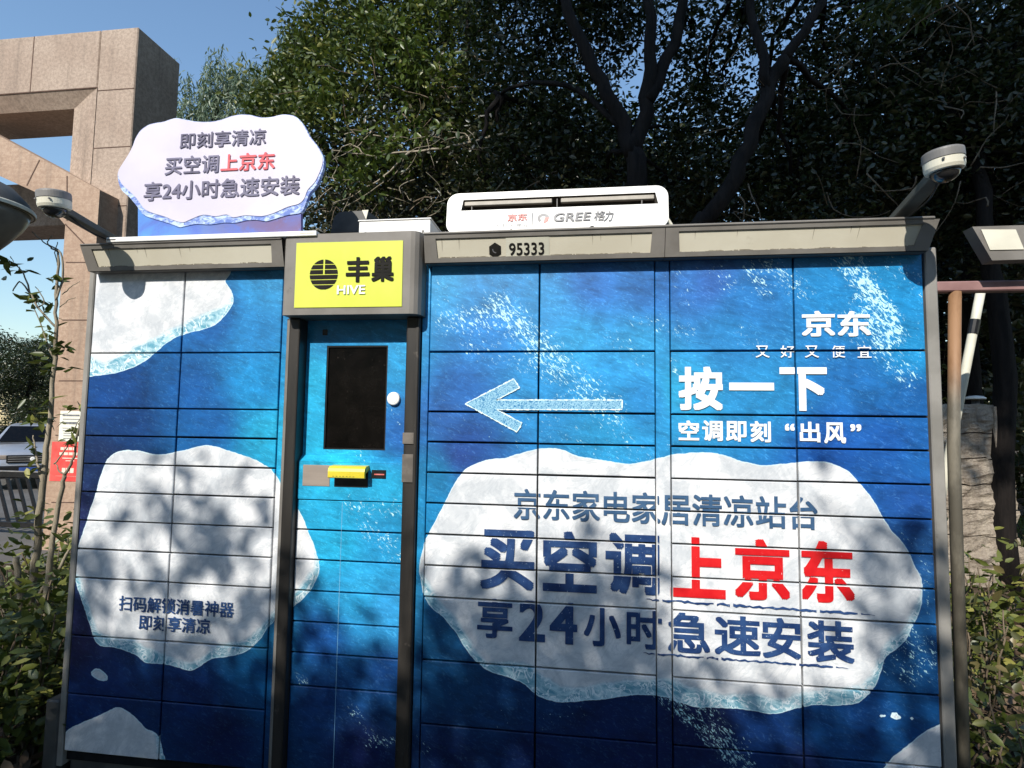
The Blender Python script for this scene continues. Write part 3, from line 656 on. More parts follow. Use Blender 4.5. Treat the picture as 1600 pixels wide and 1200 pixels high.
for k in range(nb):
    za, zb_ = -1+2*k/nb+(gap/nb), -1+2*(k+1)/nb-(gap/nb)
    if k == 0: za = -.985
    if k == nb-1: zb_ = .985
    L = [(-math.sqrt(1-z*z), z) for z in np.linspace(zb_, za, 6)]; Rr = [(math.sqrt(1-z*z), z) for z in np.linspace(za, zb_, 6)]
    if k >= 3:
        for side in (L+[(-.06, za), (-.06, zb_)], [(.06, zb_), (.06, za)]+Rr):
            plate_bm(bm, [(cc.x+ra*x, cc.z+ra*1.04*z) for x, z in side], [], lambda x, z: (x, SF-.0012, z), None)
    else: plate_bm(bm, [(cc.x+ra*x, cc.z+ra*1.04*z) for x, z in L+Rr], [], lambda x, z: (x, SF-.0012, z), None)
from_bm('emblem', bm, M['ink'], sbx)
print('LOCKER', len(locker.children))

# ------------------------------------------------------------------ things on top of the locker
TOP = 2.2725
strip = thing('base_channel', 'thin white metal channel under the cutout sign on the left header', 'channel', (.5, -.05, 2.271))
xa_, xb_ = at(174, 378, -.06).x, at(499, 368, -.06).x
boxo('channel_bar', (xa_, xb_, -.088, .10, 2.271, 2.292), M['white'], strip, .002)
boxo('channel_slot', (xa_+.006, xa_+.046, -.0888, -.0878, 2.279, 2.284), M['greyd'], strip, 0)
boxo('channel_slot', (xb_-.07, xb_-.01, -.0888, -.0878, 2.280, 2.285), M['cream'], strip, 0)
SGY = -.03
sign = thing('cutout_sign', 'white cutout sign shaped like an ice floe standing on the left header', 'sign', (.58, SGY, 2.292))
def zp(x, y): return P(180+x/4.706, 170+y/4.706, SGY)
OUT = [(20,470),(50,410),(95,340),(130,270),(150,215),(190,155),(260,112),(350,96),(400,80),(450,68),(520,80),(600,94),(700,95),(780,80),(850,55),(920,42),(990,45),(1080,64),(1150,60),(1230,42),(1310,50),(1360,85),(1400,140),(1430,200),(1470,250),(1510,310),(1533,370),(1530,430),(1510,490),(1480,560),(1430,620),(1410,670),(1382,740),(1350,768),(1270,780),(1200,800),(1110,826),(1040,816),(960,820),(880,838),(800,836),(700,850),(600,846),(520,860),(470,870),(420,850),(340,825),(250,798),(200,772),(170,730),(130,680),(95,640),(50,600),(25,540)]
WHI = [(24,468),(54,410),(99,340),(134,272),(154,219),(194,160),(262,117),(350,101),(402,85),(450,73),(520,85),(600,99),(700,100),(782,85),(852,60),(920,47),(990,50),(1080,69),(1150,65),(1230,47),(1308,55),(1356,89),(1396,143),(1426,203),(1466,253),(1506,312),(1527,372),(1520,425),(1495,490),(1465,545),(1415,600),(1392,660),(1350,700),(1270,722),(1170,766),(1080,790),(960,784),(870,800),(820,778),(740,792),(650,780),(560,812),(500,836),(430,820),(370,795),(270,764),(215,735),(160,660),(110,610),(66,570),(38,530)]
bl, br_, tr_, tl_ = zp(162, 960), zp(1362, 918), zp(1362, 700), zp(162, 700)
plate('sign_board', [bl, (br_[0], bl[1]), tr_, tl_], SGY+.004, SGY+.022, M['signback'], sign)
plate('ice_edge', [zp(*p) for p in catmull(OUT, 3)], SGY, SGY+.018, M['floe'], sign)
wf = plate('white_face', [zp(*p) for p in catmull(WHI, 3)], SGY-.0025, SGY-.0005, M['signwhite'], sign)
SW = SGY-.0025
def zrow(s, l, r, t1, b1, t2, b2): return rows(s, 180+l/4.706, 180+r/4.706, 170+t1/4.706, 170+b1/4.706, 170+t2/4.706, 170+b2/4.706, SW)
lettering('lettering', [zrow('即刻享清凉', 480, 1112, 180, 295, 148, 268)], M['glareink'], wf, Y=SW, bold=.018)
lettering('lettering', [zrow('买空调', 370, 765, 355, 490, 338, 472)], M['glareink'], wf, Y=SW, bold=.018)
lettering('lettering', [zrow('上京东', 780, 1178, 335, 466, 318, 448)], M['glarered'], wf, Y=SW, bold=.024)
lettering('lettering', [zrow('享24小时急速安装', 215, 1360, 540, 685, 492, 630)], M['glareink'], wf, Y=SW, bold=.020)

wb = thing('white_box', 'flat white junction box on top of the yellow sign box', 'box', (1.36, .05, 2.281))
A_, B_ = at(561, 345, .0), at(672, 364, .0)
boxo('box_shell', (A_.x, B_.x, .0, .22, 2.281, at(600, 345, 0).z), M['white'], wb, .004, 2)
boxo('box_lid', (A_.x-.004, B_.x+.004, -.004, .224, at(600, 345, 0).z, at(600, 345, 0).z+.006), M['white'], wb, .002)
for x in (A_.x+.03, B_.x-.03): boxo('lid_screw', (x-.005, x+.005, -.002, .001, 2.30, 2.31), M['grey'], wb, .002)
ds = thing('dark_box', 'small dark grey box behind the white junction box', 'flood light', (1.25, .35, 2.281))
p0, p1 = at(518, 365, .34), at(576, 330, .34)  # plain dark unit, its use unknown
bm = bmesh.new(); plate_bm(bm, [(p0.x, p0.z), (p1.x-.02, p0.z), (p1.x-.003, p1.z-.02), (p1.x-.005, p1.z), (p0.x+.04, p1.z-.002), (p0.x+.012, p1.z-.03)], [], lambda x, z: (x, .33, z), lambda x, z: (x+.02, .45, z)); from_bm('unit_body', bm, M['greyd'], ds)
bm = bmesh.new(); plate_bm(bm, [(p1.x-.028, p1.z+.001), (p1.x+.004, p1.z+.001), (p1.x-.006, p1.z-.045)], [], lambda x, z: (x, .326, z), lambda x, z: (x, .3299, z)); from_bm('unit_flange', bm, M['cream'], ds)
boxo('unit_bracket', (p0.x+.06, p0.x+.10, .36, .40, 2.262, p0.z+.01), M['greyd'], ds, .003)

ac = thing('air_conditioner', 'white wall air conditioner unit lying on top of the middle header', 'air conditioner', (2.02, .05, 2.272))
AY = -.045
ax0, ax1 = at(697, 345, AY).x, at(1045, 320, AY).x; az0, az1 = 2.2725, at(900, 292, AY).z
sl0, sl1 = at(718, 322, AY).x, at(1029, 305, AY).x; slz0, slz1 = at(880, 322, AY).z, at(880, 304, AY).z
def acf(y, dz=0): return lambda x, z: (x, y+.10*(z-az0), z)
outl = rrect(ax0, ax1, az0, az1, .045, 6)
outl = [(x, z if z > az0+.05 else az0+(z-az0)*1.0) for x, z in outl]
bm = bmesh.new(); plate_bm(bm, outl, [[(sl0+.004, slz0), (sl0+.012, slz1), (sl1-.010, slz1), (sl1, slz0)]], acf(AY), None)
n = len(outl); rings = [[bm.verts.new((x*(1-k*.0)+(ax0+ax1)/2*k*.0, AY+.10*(z-az0)+dy, z)) for x, z in outl] for k, dy in ((0, 0), (1, .10), (2, .24))]
cxm, czm = (ax0+ax1)/2, (az0+az1)/2
for k, s in ((2, .985),):
    for v in rings[k]: v.co.x = cxm+(v.co.x-cxm)*s
for a, b in zip(rings[:-1], rings[1:]):
    for i in range(n): bm.faces.new((a[i], a[(i+1) % n], b[(i+1) % n], b[i]))
bm.faces.new(rings[-1][::-1]); bmesh.ops.remove_doubles(bm, verts=bm.verts, dist=.0001)
acs = from_bm('casing', bm, M['white'], ac)
bm = bmesh.new()
s_ = [(sl0+.004, slz0), (sl0+.012, slz1), (sl1-.010, slz1), (sl1, slz0)]
fr = [bm.verts.new(acf(AY)(*p)) for p in s_]; bk = [bm.verts.new((p[0]+(.02 if i in (0, 1) else -.02), acf(AY)(*p)[1]+.07, p[1]-.004)) for i, p in enumerate(s_)]
for i in range(4): bm.faces.new((fr[i], bk[i], bk[(i+1) % 4], fr[(i+1) % 4]))
bm.faces.new(bk); from_bm('outlet_slot', bm, mottled('slot_shadow_plastic', (.09, .078, .066), (.15, .13, .11), 12), ac)
yl = acf(AY)(0, slz1)[1]
mid = (sl0+sl1)/2
for a, b in ((sl0+.016, mid-.02), (mid+.015, sl1-.014)):
    bm = bmesh.new(); box(bm, a, b, yl+.004, yl+.022, slz1-.023, slz1-.006, bev=.002); from_bm('louvre', bm, mottled('louvre_plastic', (.38, .35, .30), (.46, .42, .36), 20), ac)
for x in (sl0+.045, mid, sl1-.06):
    boxo('vane', (x-.002, x+.002, yl+.008, yl+.04, slz0+.004, slz1-.004), M['grey'], ac, .0008)
AT = AY+.10*.05
ymc = lambda z: AY+.10*(z-az0)
def acx(l, r, t, b): x = pb('x', l, r, t, b, AY+.005); return x[1:]
lettering('lettering', [('京', *acx(793, 808, 334, 346)), ('东', *acx(809, 824, 333, 345))], M['acred'], acs, bold=.02, ymap=ymc)
lettering('lettering', [(s, *acx(x-4, x+4, 349, 355)) for s, x in (('又', 778), ('好', 789), ('又', 800), ('便', 811), ('宜', 821))], M['acgrey'], acs, bold=.0, ymap=ymc)
lettering('lettering', [('GREE', *acx(864, 922, 332, 346))], M['acgrey'], acs, bold=.022, slant=.18, ymap=ymc)
lettering('lettering', [('格', *acx(927, 944, 329, 345)), ('力', *acx(943, 956, 329, 346))], M['acgrey'], acs, bold=.012, slant=.22, ymap=ymc)
d0 = acx(831.3, 832.2, 331, 354); boxo('divider_mark', (d0[0], d0[1], ymc(d0[2])-.001, ymc(d0[2])+.0, d0[2], d0[3]), M['acgrey'], acs, 0)
cl = at(849, 341, AY+.005); rr = .0235
def sector(a0, a1, r0, r1, mat, name):
    bm = bmesh.new(); pts = [(cl.x+r1*math.cos(R(a)), cl.z+r1*.82*math.sin(R(a))) for a in np.linspace(a0, a1, 14)]+[(cl.x+r0*math.cos(R(a)), cl.z+r0*.82*math.sin(R(a))) for a in np.linspace(a1, a0, 14)]
    plate_bm(bm, pts, [], lambda x, z: (x, ymc(z)-.0012, z), None); from_bm(name, bm, mat, acs)
sector(5, 230, rr*.5, rr, M['acgrey'], 'emblem'); bm = bmesh.new()
plate_bm(bm, [(cl.x, cl.z-.018), (cl.x+.006, cl.z+.004), (cl.x+.022, cl.z+.002), (cl.x+.018, cl.z-.012), (cl.x+.006, cl.z-.02)], [], lambda x, z: (x, ymc(z)-.0014, z), None); from_bm('emblem', bm, M['acred'], acs)
for px, w in ((925, 9), (799, 7)):
    c_ = at(px, 358, AY); bm = bmesh.new(); plate_bm(bm, [(c_.x+.012*w/9*math.cos(R(a)), 2.2735+.014*w/9*math.sin(R(a))) for a in range(0, 181, 20)], [], lambda x, z: (x, AY-.006, z), lambda x, z: (x, AY-.0, z)); from_bm('foot_clip', bm, M['black'], ac)
bm = bmesh.new(); tube(bm, [(ax1-.01, .10, 2.40), (ax1+.085, .14, 2.262)], .008, seg=8); from_bm('support_strut', bm, M['cream'], ac)

# dome cameras on arms
def dome_camera(label, root_px, dome_px, YD, arm_mat, lean, seedv):
    d = at(*dome_px, YD); r0 = at(*root_px, -.06)
    t = thing('security_camera', label, 'security camera', (r0.x, -.02, 2.272), 'dome cameras on arms at the ends of the locker')
    ax = Vector(lean).normalized(); q = Vector((0, 0, 1)).rotation_difference(ax).to_matrix().to_4x4(); T = Matrix.Translation(d)@q
    def part(name, prof, mat, smooth=False):
        bm = bmesh.new(); lathe(bm, prof, (0, 0, 0), 40); bmesh.ops.transform(bm, matrix=T, verts=bm.verts); o = from_bm(name, bm, mat, t); return o
    part('housing_cap', [(.050, .044), (.055, .041), (.056, .036), (.056, .014), (.054, .012)], M['grey'])
    part('housing_ring', [(.0545, .012), (.0545, -.010), (.051, -.020), (.044, -.022)], M['cream'])
    part('dome', [(.041*math.cos(a), -.0215-.034*math.sin(a)) for a in [R(x) for x in (0, 15, 30, 45, 60, 75, 86)]], M['dome']).data.shade_smooth()
    bm = bmesh.new(); a = Vector((r0.x, .06, 2.290)); b = d+Vector((0, .02, -.012)); dr = (b-a).normalized(); sd = dr.cross(Vector((0, 0, 1))).normalized()*.026; up = sd.cross(dr).normalized()*.013
    c8 = [bm.verts.new(p+s1*sd+s2*up) for p in (a, b) for s1, s2 in ((-1, -1), (1, -1), (1, 1), (-1, 1))]
    for f in ((0, 1, 2, 3), (7, 6, 5, 4), (0, 4, 5, 1), (1, 5, 6, 2), (2, 6, 7, 3), (3, 7, 4, 0)): bm.faces.new([c8[i] for i in f])
    bmesh.ops.bevel(bm, geom=bm.edges[:], offset=.003, segments=1, affect='EDGES')
    from_bm('arm', bm, arm_mat, t)
    bm = bmesh.new(); tube(bm, catmull([tuple(p) for p in (b+Vector((.01, .01, -.004)), b.lerp(a, .3)+Vector((.018, 0, -.030)), b.lerp(a, .65)+Vector((.016, 0, -.022)), a+Vector((.02, .03, -.012)))], 5, False), .0035, seg=6); from_bm('cable', bm, M['black'], t)
    for s1 in (-1, 1): boxo('screw', (d.x+s1*.03-.003, d.x+s1*.03+.003, d.y-.0535, d.y-.046, d.z-.003, d.z+.003), M['grey'], t, .001)
    boxo('arm_foot', (r0.x-.045, r0.x+.045, .03, .12, 2.2625, 2.282), arm_mat, t, .003)
armm = mottled('arm_paint', (.075, .078, .065), (.11, .112, .095), 14, .5, .4)
dome_camera('grey dome camera on an arm above the left end of the locker', (165, 376), (85, 318), -.31, armm, (-.04, -.12, 1), 1)
dome_camera('cream dome camera on an arm above the right end of the locker', (1420, 336), (1475, 258), -.31, armm, (-.10, -.05, 1), 2)

# ------------------------------------------------------------------ leaves and plants
def leaf_mesh(name, C, L, W, rng, droop=.25, up=.5, fold=.18, tint=None):
    C = np.asarray(C, float); n = len(C); L = L*rng.uniform(.65, 1.25, n)[:, None]; W = W*rng.uniform(.7, 1.25, n)[:, None]
    a = rng.normal(size=(n, 3)); a[:, 2] = a[:, 2]*.6-droop; a /= np.linalg.norm(a, axis=1, keepdims=True)
    nn = rng.normal(size=(n, 3)); nn[:, 2] += up*2; b = np.cross(a, nn); b /= np.linalg.norm(b, axis=1, keepdims=True)+1e-9; m = np.cross(b, a)
    V = np.stack([C, C+a*L*.28+b*W*.5+m*W*fold, C+a*L*.68+b*W*.42+m*W*fold*.6, C+a*L, C+a*L*.68-b*W*.42+m*W*fold*.6, C+a*L*.28-b*W*.5+m*W*fold], 1).reshape(-1, 3)
    base = np.arange(n)[:, None]*6
    F = np.concatenate([base+np.array([[0, 1, 2, 3]]), base+np.array([[3, 4, 5, 0]])], 1).ravel()
    me = bpy.data.meshes.new(name); me.vertices.add(n*6); me.vertices.foreach_set('co', V.astype(np.float32).ravel())
    me.loops.add(n*8); me.loops.foreach_set('vertex_index', F.astype(np.int32)); me.polygons.add(n*2)
    me.polygons.foreach_set('loop_start', np.arange(0, n*8, 4).astype(np.int32)); me.update(calc_edges=True); me.validate()
    tt = rng.uniform(0, 1, n) if tint is None else tint
    me.attributes.new('tint', 'FLOAT', 'POINT').data.foreach_set('value', np.repeat(tt, 6).astype(np.float32))
    return me
def clump_points(cl, rng, per=14, spread=.14):
    """cl: list of (x,y,z,rx,ry,rz,n leaves): leaves gathered on twigs through each clump"""
    out = []
    for x, y, z, rx, ry, rz, n in cl:
        k = max(1, n//per); d = rng.normal(size=(k, 3)); d /= np.linalg.norm(d, axis=1, keepdims=True)
        r = rng.uniform(.25, 1.0, k)**.55*rng.uniform(.85, 1.12, k); c = d*r[:, None]*np.array([rx, ry, rz])+np.array([x, y, z])
        out.append((np.repeat(c, per, 0)+rng.normal(size=(k*per, 3))*spread*np.array([1, 1, .75])))
    return np.concatenate(out)
def limb(bm, pts, r0, r1, seg=8, wob=.03):
    p = catmull([tuple(q) for q in pts], 4, False)
    p = [Vector(q)+Vector((random.uniform(-wob, wob), random.uniform(-wob, wob), 0))*(1 if 0 < i < len(p)-1 else 0) for i, q in enumerate(p)]
    tube(bm, p, r0, r1, seg, jit=.06)
def tree(name, label, cat, base, trunk, clumps, leaf, W, mat, barkm, group=None, seed=1, per=14, spread=.14, droop=.25, twigs=True):
    rng = np.random.default_rng(seed); random.seed(seed)
    t = thing(name, label, cat, base, group)
    bm = bmesh.new()
    for pts, r0, r1 in trunk: limb(bm, pts, r0*.88, r1*.85)
    tops = [Vector(p[-1]) for p, _, _ in trunk]
    if twigs:
        for x, y, z, rx, ry, rz, n in clumps:
            c = Vector((x, y, z)); s = min(tops, key=lambda q: (q-c).length)
            limb(bm, [s, s.lerp(c, .5)+Vector((random.uniform(-.2, .2), random.uniform(-.2, .2), .1)), c], .035, .012, 6, .04)
            for k in range(5):
                d = Vector((random.gauss(0, 1)*rx, random.gauss(0, 1)*ry, random.gauss(0, .7)*rz))*.6
                limb(bm, [c.lerp(s, random.uniform(0, .4)), c+d*.5, c+d], .014, .004, 5, .03)
    from_bm('trunk', bm, barkm, t, True)
    me = leaf_mesh('crown', clump_points(clumps, rng, per, spread), leaf, W, rng, droop)
    link('crown', me, mat, t)
    return t
def dup(root, loc, rotz, scale=1, label=None, group=None):
    r = root.copy(); COL.objects.link(r); r.location = loc; r.rotation_euler = (0, 0, rotz); r.scale = (scale,)*3
    if label: r['label'] = label
    if group: r['group'] = group
    for ch in list(root.children):
        c = ch.copy(); COL.objects.link(c); c.parent = r
    return r
def cl(px, py, Y, r, n, rz=.8):
    p = at(px, py, Y); return (p.x, p.y, p.z, r, r, r*rz, n)
def tp(*pp): return [at(x, y, Y) for x, y, Y in pp]
def foot(px, Y):
    p = at(px, 600, Y); return Vector((p.x, Y, 0))

# broadleaf tree on the left, its crown in the sun
b_ = foot(690, 5.2)
tree('broadleaf_tree', 'sunlit green broadleaf tree right of the cutout sign, reaching the sky', 'tree', b_,
     [([b_, *tp((692, 380, 5.2), (680, 280, 5.2), (640, 160, 5.2))], .13, .05), ([*tp((684, 300, 5.2), (720, 180, 5.2), (730, 60, 5.3), (735, -40, 5.3))], .08, .04), (tp((690, 330, 5.2), (600, 300, 5.0), (540, 260, 4.9)), .05, .02)],
     [cl(500, 60, 5.6, .55, 1500), cl(560, 20, 5.5, .6, 1500), cl(480, 130, 5.4, .6, 1700), cl(590, 110, 5.2, .8, 2600), cl(520, 200, 5.0, .75, 2200), cl(440, 160, 5.6, .4, 800), cl(430, 190, 5.3, .5, 1000), cl(690, 80, 5.6, .9, 2400), cl(700, 0, 5.6, .9, 2200), cl(720, 170, 5.3, .8, 2000), cl(640, -30, 5.6, .8, 1500)],
     .105, .042, M['leafa'], M['bark'], seed=3)
ta_ = [o for o in COL.objects if o.name == 'broadleaf_tree'][0]; rg = np.random.default_rng(19)
link('spray', leaf_mesh('spray', clump_points([cl(640, 100, 4.7, .35, 220), cl(600, 50, 4.9, .3, 160), cl(690, 130, 4.8, .35, 180), cl(640, 210, 4.4, .35, 220), cl(590, 235, 4.3, .25, 140), cl(545, 270, 4.3, .25, 120), cl(500, 170, 4.8, .3, 160), cl(470, 165, 5.0, .25, 100)], rg, 10, .12), .15, .045, rg, .8), M['sprayl'], ta_)
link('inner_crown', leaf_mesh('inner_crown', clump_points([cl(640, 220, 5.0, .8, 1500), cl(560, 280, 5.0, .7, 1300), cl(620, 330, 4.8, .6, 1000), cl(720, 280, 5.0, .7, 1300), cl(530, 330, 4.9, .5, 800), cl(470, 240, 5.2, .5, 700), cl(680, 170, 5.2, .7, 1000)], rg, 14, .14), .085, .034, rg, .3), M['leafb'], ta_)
# middle tree with a forked trunk
b_ = foot(1000, 3.6)
tree('forked_tree', 'dark tree with a thick forking trunk behind the air conditioner', 'tree', b_,
     [([b_, *tp((1003, 420, 3.6), (998, 330, 3.6), (990, 235, 3.6))], .17, .11), (tp((990, 245, 3.6), (962, 170, 3.6), (915, 80, 3.6), (880, -10, 3.6), (850, -140, 3.7)), .10, .05), (tp((992, 240, 3.6), (1012, 150, 3.6), (1016, 60, 3.6), (1008, -60, 3.6)), .10, .055), (tp((1010, 160, 3.6), (1045, 90, 3.7), (1065, 10, 3.7), (1080, -100, 3.8)), .085, .05), (tp((975, 205, 3.6), (900, 140, 3.8), (830, 128, 4.0), (780, 150, 4.1)), .045, .02)],
     [cl(800, 40, 4.8, .9, 2600), cl(790, 160, 4.7, .8, 2400), cl(820, 270, 4.6, .8, 2400), cl(900, 60, 4.9, .8, 2200), cl(900, 200, 4.6, .7, 2000), cl(950, 280, 4.6, .6, 1400), cl(960, 10, 4.8, .8, 1800), cl(1070, 200, 4.8, .7, 1700), cl(1080, 60, 5.0, .5, 700), cl(860, -60, 4.4, 1.0, 2000), cl(1060, 290, 4.6, .6, 1400), cl(760, 330, 4.5, .6, 1400), cl(1010, -80, 4.5, 1.0, 1800)],
     .085, .036, M['leafd'], M['bark'], seed=5)
b_ = foot(1085, 3.2)
tree('leaning_tree', 'dark tree leaning right behind the right header of the locker', 'tree', b_,
     [([b_, *tp((1090, 400, 3.2), (1112, 335, 3.2), (1160, 250, 3.2), (1195, 150, 3.3), (1225, 90, 3.3))], .105, .075), (tp((1225, 95, 3.3), (1270, 30, 3.3), (1300, -60, 3.4)), .06, .04), (tp((1200, 140, 3.3), (1180, 40, 3.4), (1170, -60, 3.5)), .06, .04)],
     [cl(1150, 300, 4.6, .6, 1700), cl(1240, 230, 4.5, .7, 2000), cl(1260, 330, 4.4, .6, 1600), cl(1300, 120, 4.4, .8, 2300), cl(1330, 20, 4.3, .9, 2200), cl(1200, -40, 4.0, .9, 1900), cl(1340, 240, 4.3, .7, 2000), cl(1160, 30, 4.9, .35, 450), cl(1130, 110, 5.0, .5, 600), cl(1190, 170, 4.9, .5, 800), cl(1090, 150, 5.1, .4, 500)],
     .08, .034, M['leafd'], M['bark'], seed=6)
b_ = foot(1560, 4.0)
tree('dense_tree', 'dense dark tree at the right edge, behind the cream dome camera', 'tree', b_,
     [([b_, *tp((1560, 500, 4.0), (1545, 380, 4.0), (1530, 240, 4.1))], .12, .07), (tp((1530, 250, 4.1), (1470, 150, 4.1), (1430, 60, 4.2)), .05, .03), (tp((1532, 260, 4.1), (1580, 120, 4.1), (1600, 0, 4.1)), .05, .03)],
     [cl(1420, 60, 4.4, .8, 2300), cl(1420, 190, 4.4, .7, 2200), cl(1410, 290, 4.6, .6, 1700), cl(1520, 80, 4.3, .8, 2400), cl(1530, 200, 4.3, .7, 2300), cl(1500, 310, 4.6, .6, 1700), cl(1620, 40, 4.2, .8, 2000), cl(1620, 180, 4.2, .7, 2000), cl(1600, 300, 4.5, .6, 1700), cl(1480, -40, 4.2, .9, 2000), cl(1560, 410, 4.6, .5, 1000), cl(1640, 390, 4.4, .6, 1200), cl(1680, 280, 4.2, .7, 1500)],
     .08, .034, M['leafd'], M['bark'], seed=8)
dt_ = [o for o in COL.objects if o.name == 'dense_tree'][0]
tree_h = thing('hanging_branch', 'thin drooping branch with green sprays at the top right corner', 'branch', tuple(at(1430, -60, 1.6)))
bm = bmesh.new(); random.seed(4)
limb(bm, tp((1480, -90, 1.6), (1490, 0, 1.6), (1512, 25, 1.6), (1522, 70, 1.6)), .006, .003, 5, .004); limb(bm, tp((1490, 5, 1.6), (1450, 25, 1.6), (1420, 50, 1.6), (1405, 68, 1.6)), .005, .002, 5, .004)
limb(bm, tp((1522, 55, 1.6), (1505, 80, 1.6)), .004, .002, 5, .004); limb(bm, tp((1480, -90, 1.6), (1420, -30, 1.6), (1380, -10, 1.6)), .006, .003, 5, .004)
from_bm('stems', bm, M['twig'], tree_h, True)
rg = np.random.default_rng(9)
link('spray', leaf_mesh('spray', clump_points([cl(1380, 2, 1.6, .09, 70), cl(1420, -8, 1.6, .1, 80), cl(1460, -12, 1.6, .1, 80)], rg, 7, .05), .12, .02, rg, .9), M['leaf'], tree_h)
br = thing('bare_branch', 'bare pale branch in front of the sunlit tree, left of the air conditioner', 'branch', tuple(at(640, 300, 4.1)))
bm = bmesh.new(); random.seed(14)
for l_, a, b in (([(800, 205), (735, 222), (690, 232), (630, 238), (580, 243), (520, 235)], .018, .007), ([(640, 238), (600, 275), (560, 300), (520, 318)], .013, .005), ([(570, 242), (545, 225), (515, 255)], .009, .004), ([(580, 205), (555, 230), (520, 250)], .008, .004), ([(735, 222), (725, 208), (700, 206)], .008, .004), ([(600, 275), (590, 290), (530, 330)], .008, .004)):
    limb(bm, [at(x, y, 4.1+.1*math.sin(x)) for x, y in l_], a, b, 6, .02)
from_bm('limb', bm, M['barkp'], br, True)
def twigs(parent, n, box_px, Y, mat, seed, ln=.5):
    random.seed(seed); bm = bmesh.new()
    for _ in range(n):
        p = at(random.uniform(box_px[0], box_px[1]), random.uniform(box_px[2], box_px[3]), random.uniform(*Y)); q = p
        d = Vector((random.gauss(0, 1), random.gauss(0, .5), random.gauss(-.2, .7))).normalized(); pts = [q]
        for k in range(4):
            d = (d+Vector((random.gauss(0, .35), random.gauss(0, .3), random.gauss(0, .35)))).normalized(); q = q+d*ln*random.uniform(.15, .4); pts.append(q)
        tube(bm, catmull([tuple(v) for v in pts], 2, False), random.uniform(.004, .009), .002, 5)
    from_bm('twigs', bm, mat, parent, True)['kind'] = 'stuff'
twigs(br, 60, (490, 820, 190, 350), (4.0, 4.7), M['barkp'], 3); twigs(br, 60, (480, 900, 60, 340), (4.1, 4.8), M['twig'], 4)
rg = np.random.default_rng(10); link('leaves', leaf_mesh('leaves', clump_points([cl(600, 270, 4.1, .4, 60), cl(700, 215, 4.1, .3, 40), cl(540, 300, 4.1, .3, 40)], rg, 5, .08), .11, .05, rg), M['leaf'], br)

twigs(dt_, 70, (1120, 1600, 20, 340), (3.4, 4.2), M['twig'], 6, .6)
# willow far off
b_ = foot(330, 11)
rng = np.random.default_rng(21); wt = thing('willow_tree', 'pale drooping willow rising above the left of the cutout sign', 'tree', b_)
bm = bmesh.new(); random.seed(2); limb(bm, [b_, *tp((330, 400, 11), (335, 250, 11), (340, 150, 11))], .16, .06)
from_bm('trunk', bm, M['bark'], wt, True); pts = []
for (px, py, r) in ((320, 150, .7), (355, 125, .7), (385, 150, .7), (410, 140, .6), (300, 190, .6), (340, 200, .8), (400, 190, .8), (270, 205, .35), (450, 90, .35), (430, 120, .4), (460, 60, .25)):
    c = at(px, py, 11)
    for k in range(60):
        s = c+Vector((rng.normal()*r*.5, rng.normal()*r*.5, rng.uniform(0, r))); 
        for j in range(16): pts.append((s.x+rng.normal()*.05, s.y+rng.normal()*.05, s.z-j*.055))
link('crown', leaf_mesh('crown', pts, .19, .034, rng, 1.6), M['leafw'], wt)

# trees further back: one prototype, copied
pr = np.random.default_rng(31)
pcl = [(pr.normal()*1.3, pr.normal()*1.3, pr.uniform(2.2, 7.2), pr.uniform(.9, 1.4), pr.uniform(.9, 1.4), pr.uniform(.7, 1.1), 1000) for _ in range(17)]
back = tree('background_tree', 'dark evergreen tree standing behind the forked tree', 'tree', (0, 0, 0), [([(0, 0, 0), (.1, 0, 1.5), (0, .1, 3), (.1, 0, 5)], .2, .08)], pcl, .15, .07, M['leafd'], M['bark'], 'evergreen trees standing behind the locker', 33, per=12, spread=.22)
spots = [(at(640, 300, 9), .95, 'dark evergreen tree behind the sunlit broadleaf tree'), (at(830, 300, 9.5), 1.1, 'dark evergreen tree left of the fork of the thick trunk'), (at(1030, 300, 10), 1.05, 'dark evergreen tree farthest back behind the air conditioner'), (at(1300, 300, 9), .95, 'dark evergreen tree behind the right header of the locker'), (at(1450, 300, 8), 1.0, 'dark evergreen tree behind the cream dome camera'), (at(1640, 300, 8), 1.1, 'dark evergreen tree at the right edge of the picture')]
for i, (p, s, lb) in enumerate(spots):
    if i == 0: back.location = (p.x, p.y, 0); back.scale = (s,)*3; back['label'] = lb
    else: dup(back, (p.x, p.y, 0), i*1.3, s, lb)
for i, (px, Y, s, lb) in enumerate(((45, 13, .50, 'dark tree beyond the car, left of the gate column'), (-30, 14, .58, 'dark tree at the left edge beyond the car'), (95, 15, .52, 'dark tree half hidden behind the gate column'))):
    p = at(px, 600, Y); dup(back, (p.x, p.y, 0), 2+i, s, lb, 'evergreen trees beyond the car')
# a wood far behind, one mass
rng = np.random.default_rng(41); pts = []
for k in range(9000):
    x = rng.uniform(-3, 24); y = 14+rng.normal()*1.2; pts.append((x, y, rng.uniform(0, 4.2+1.2*math.sin(x*.7)+.8*math.sin(x*1.9))))
me = leaf_mesh('distant_wood', pts, .42, .24, rng); tag(link('distant_wood', me, M['leafd']), kind='stuff')

pts = []
for k in range(16000): pts.append((rng.uniform(-26, 28), -15+rng.normal()*1.3, abs(rng.uniform(0, 9.0)+.8*math.sin(k))))
tag(link('sky_block_leaves', leaf_mesh('sky_block_leaves', pts, .5, .28, rng), M['leafd']), kind='stuff')  # leaf belt added out of view to cut the sky light on the locker
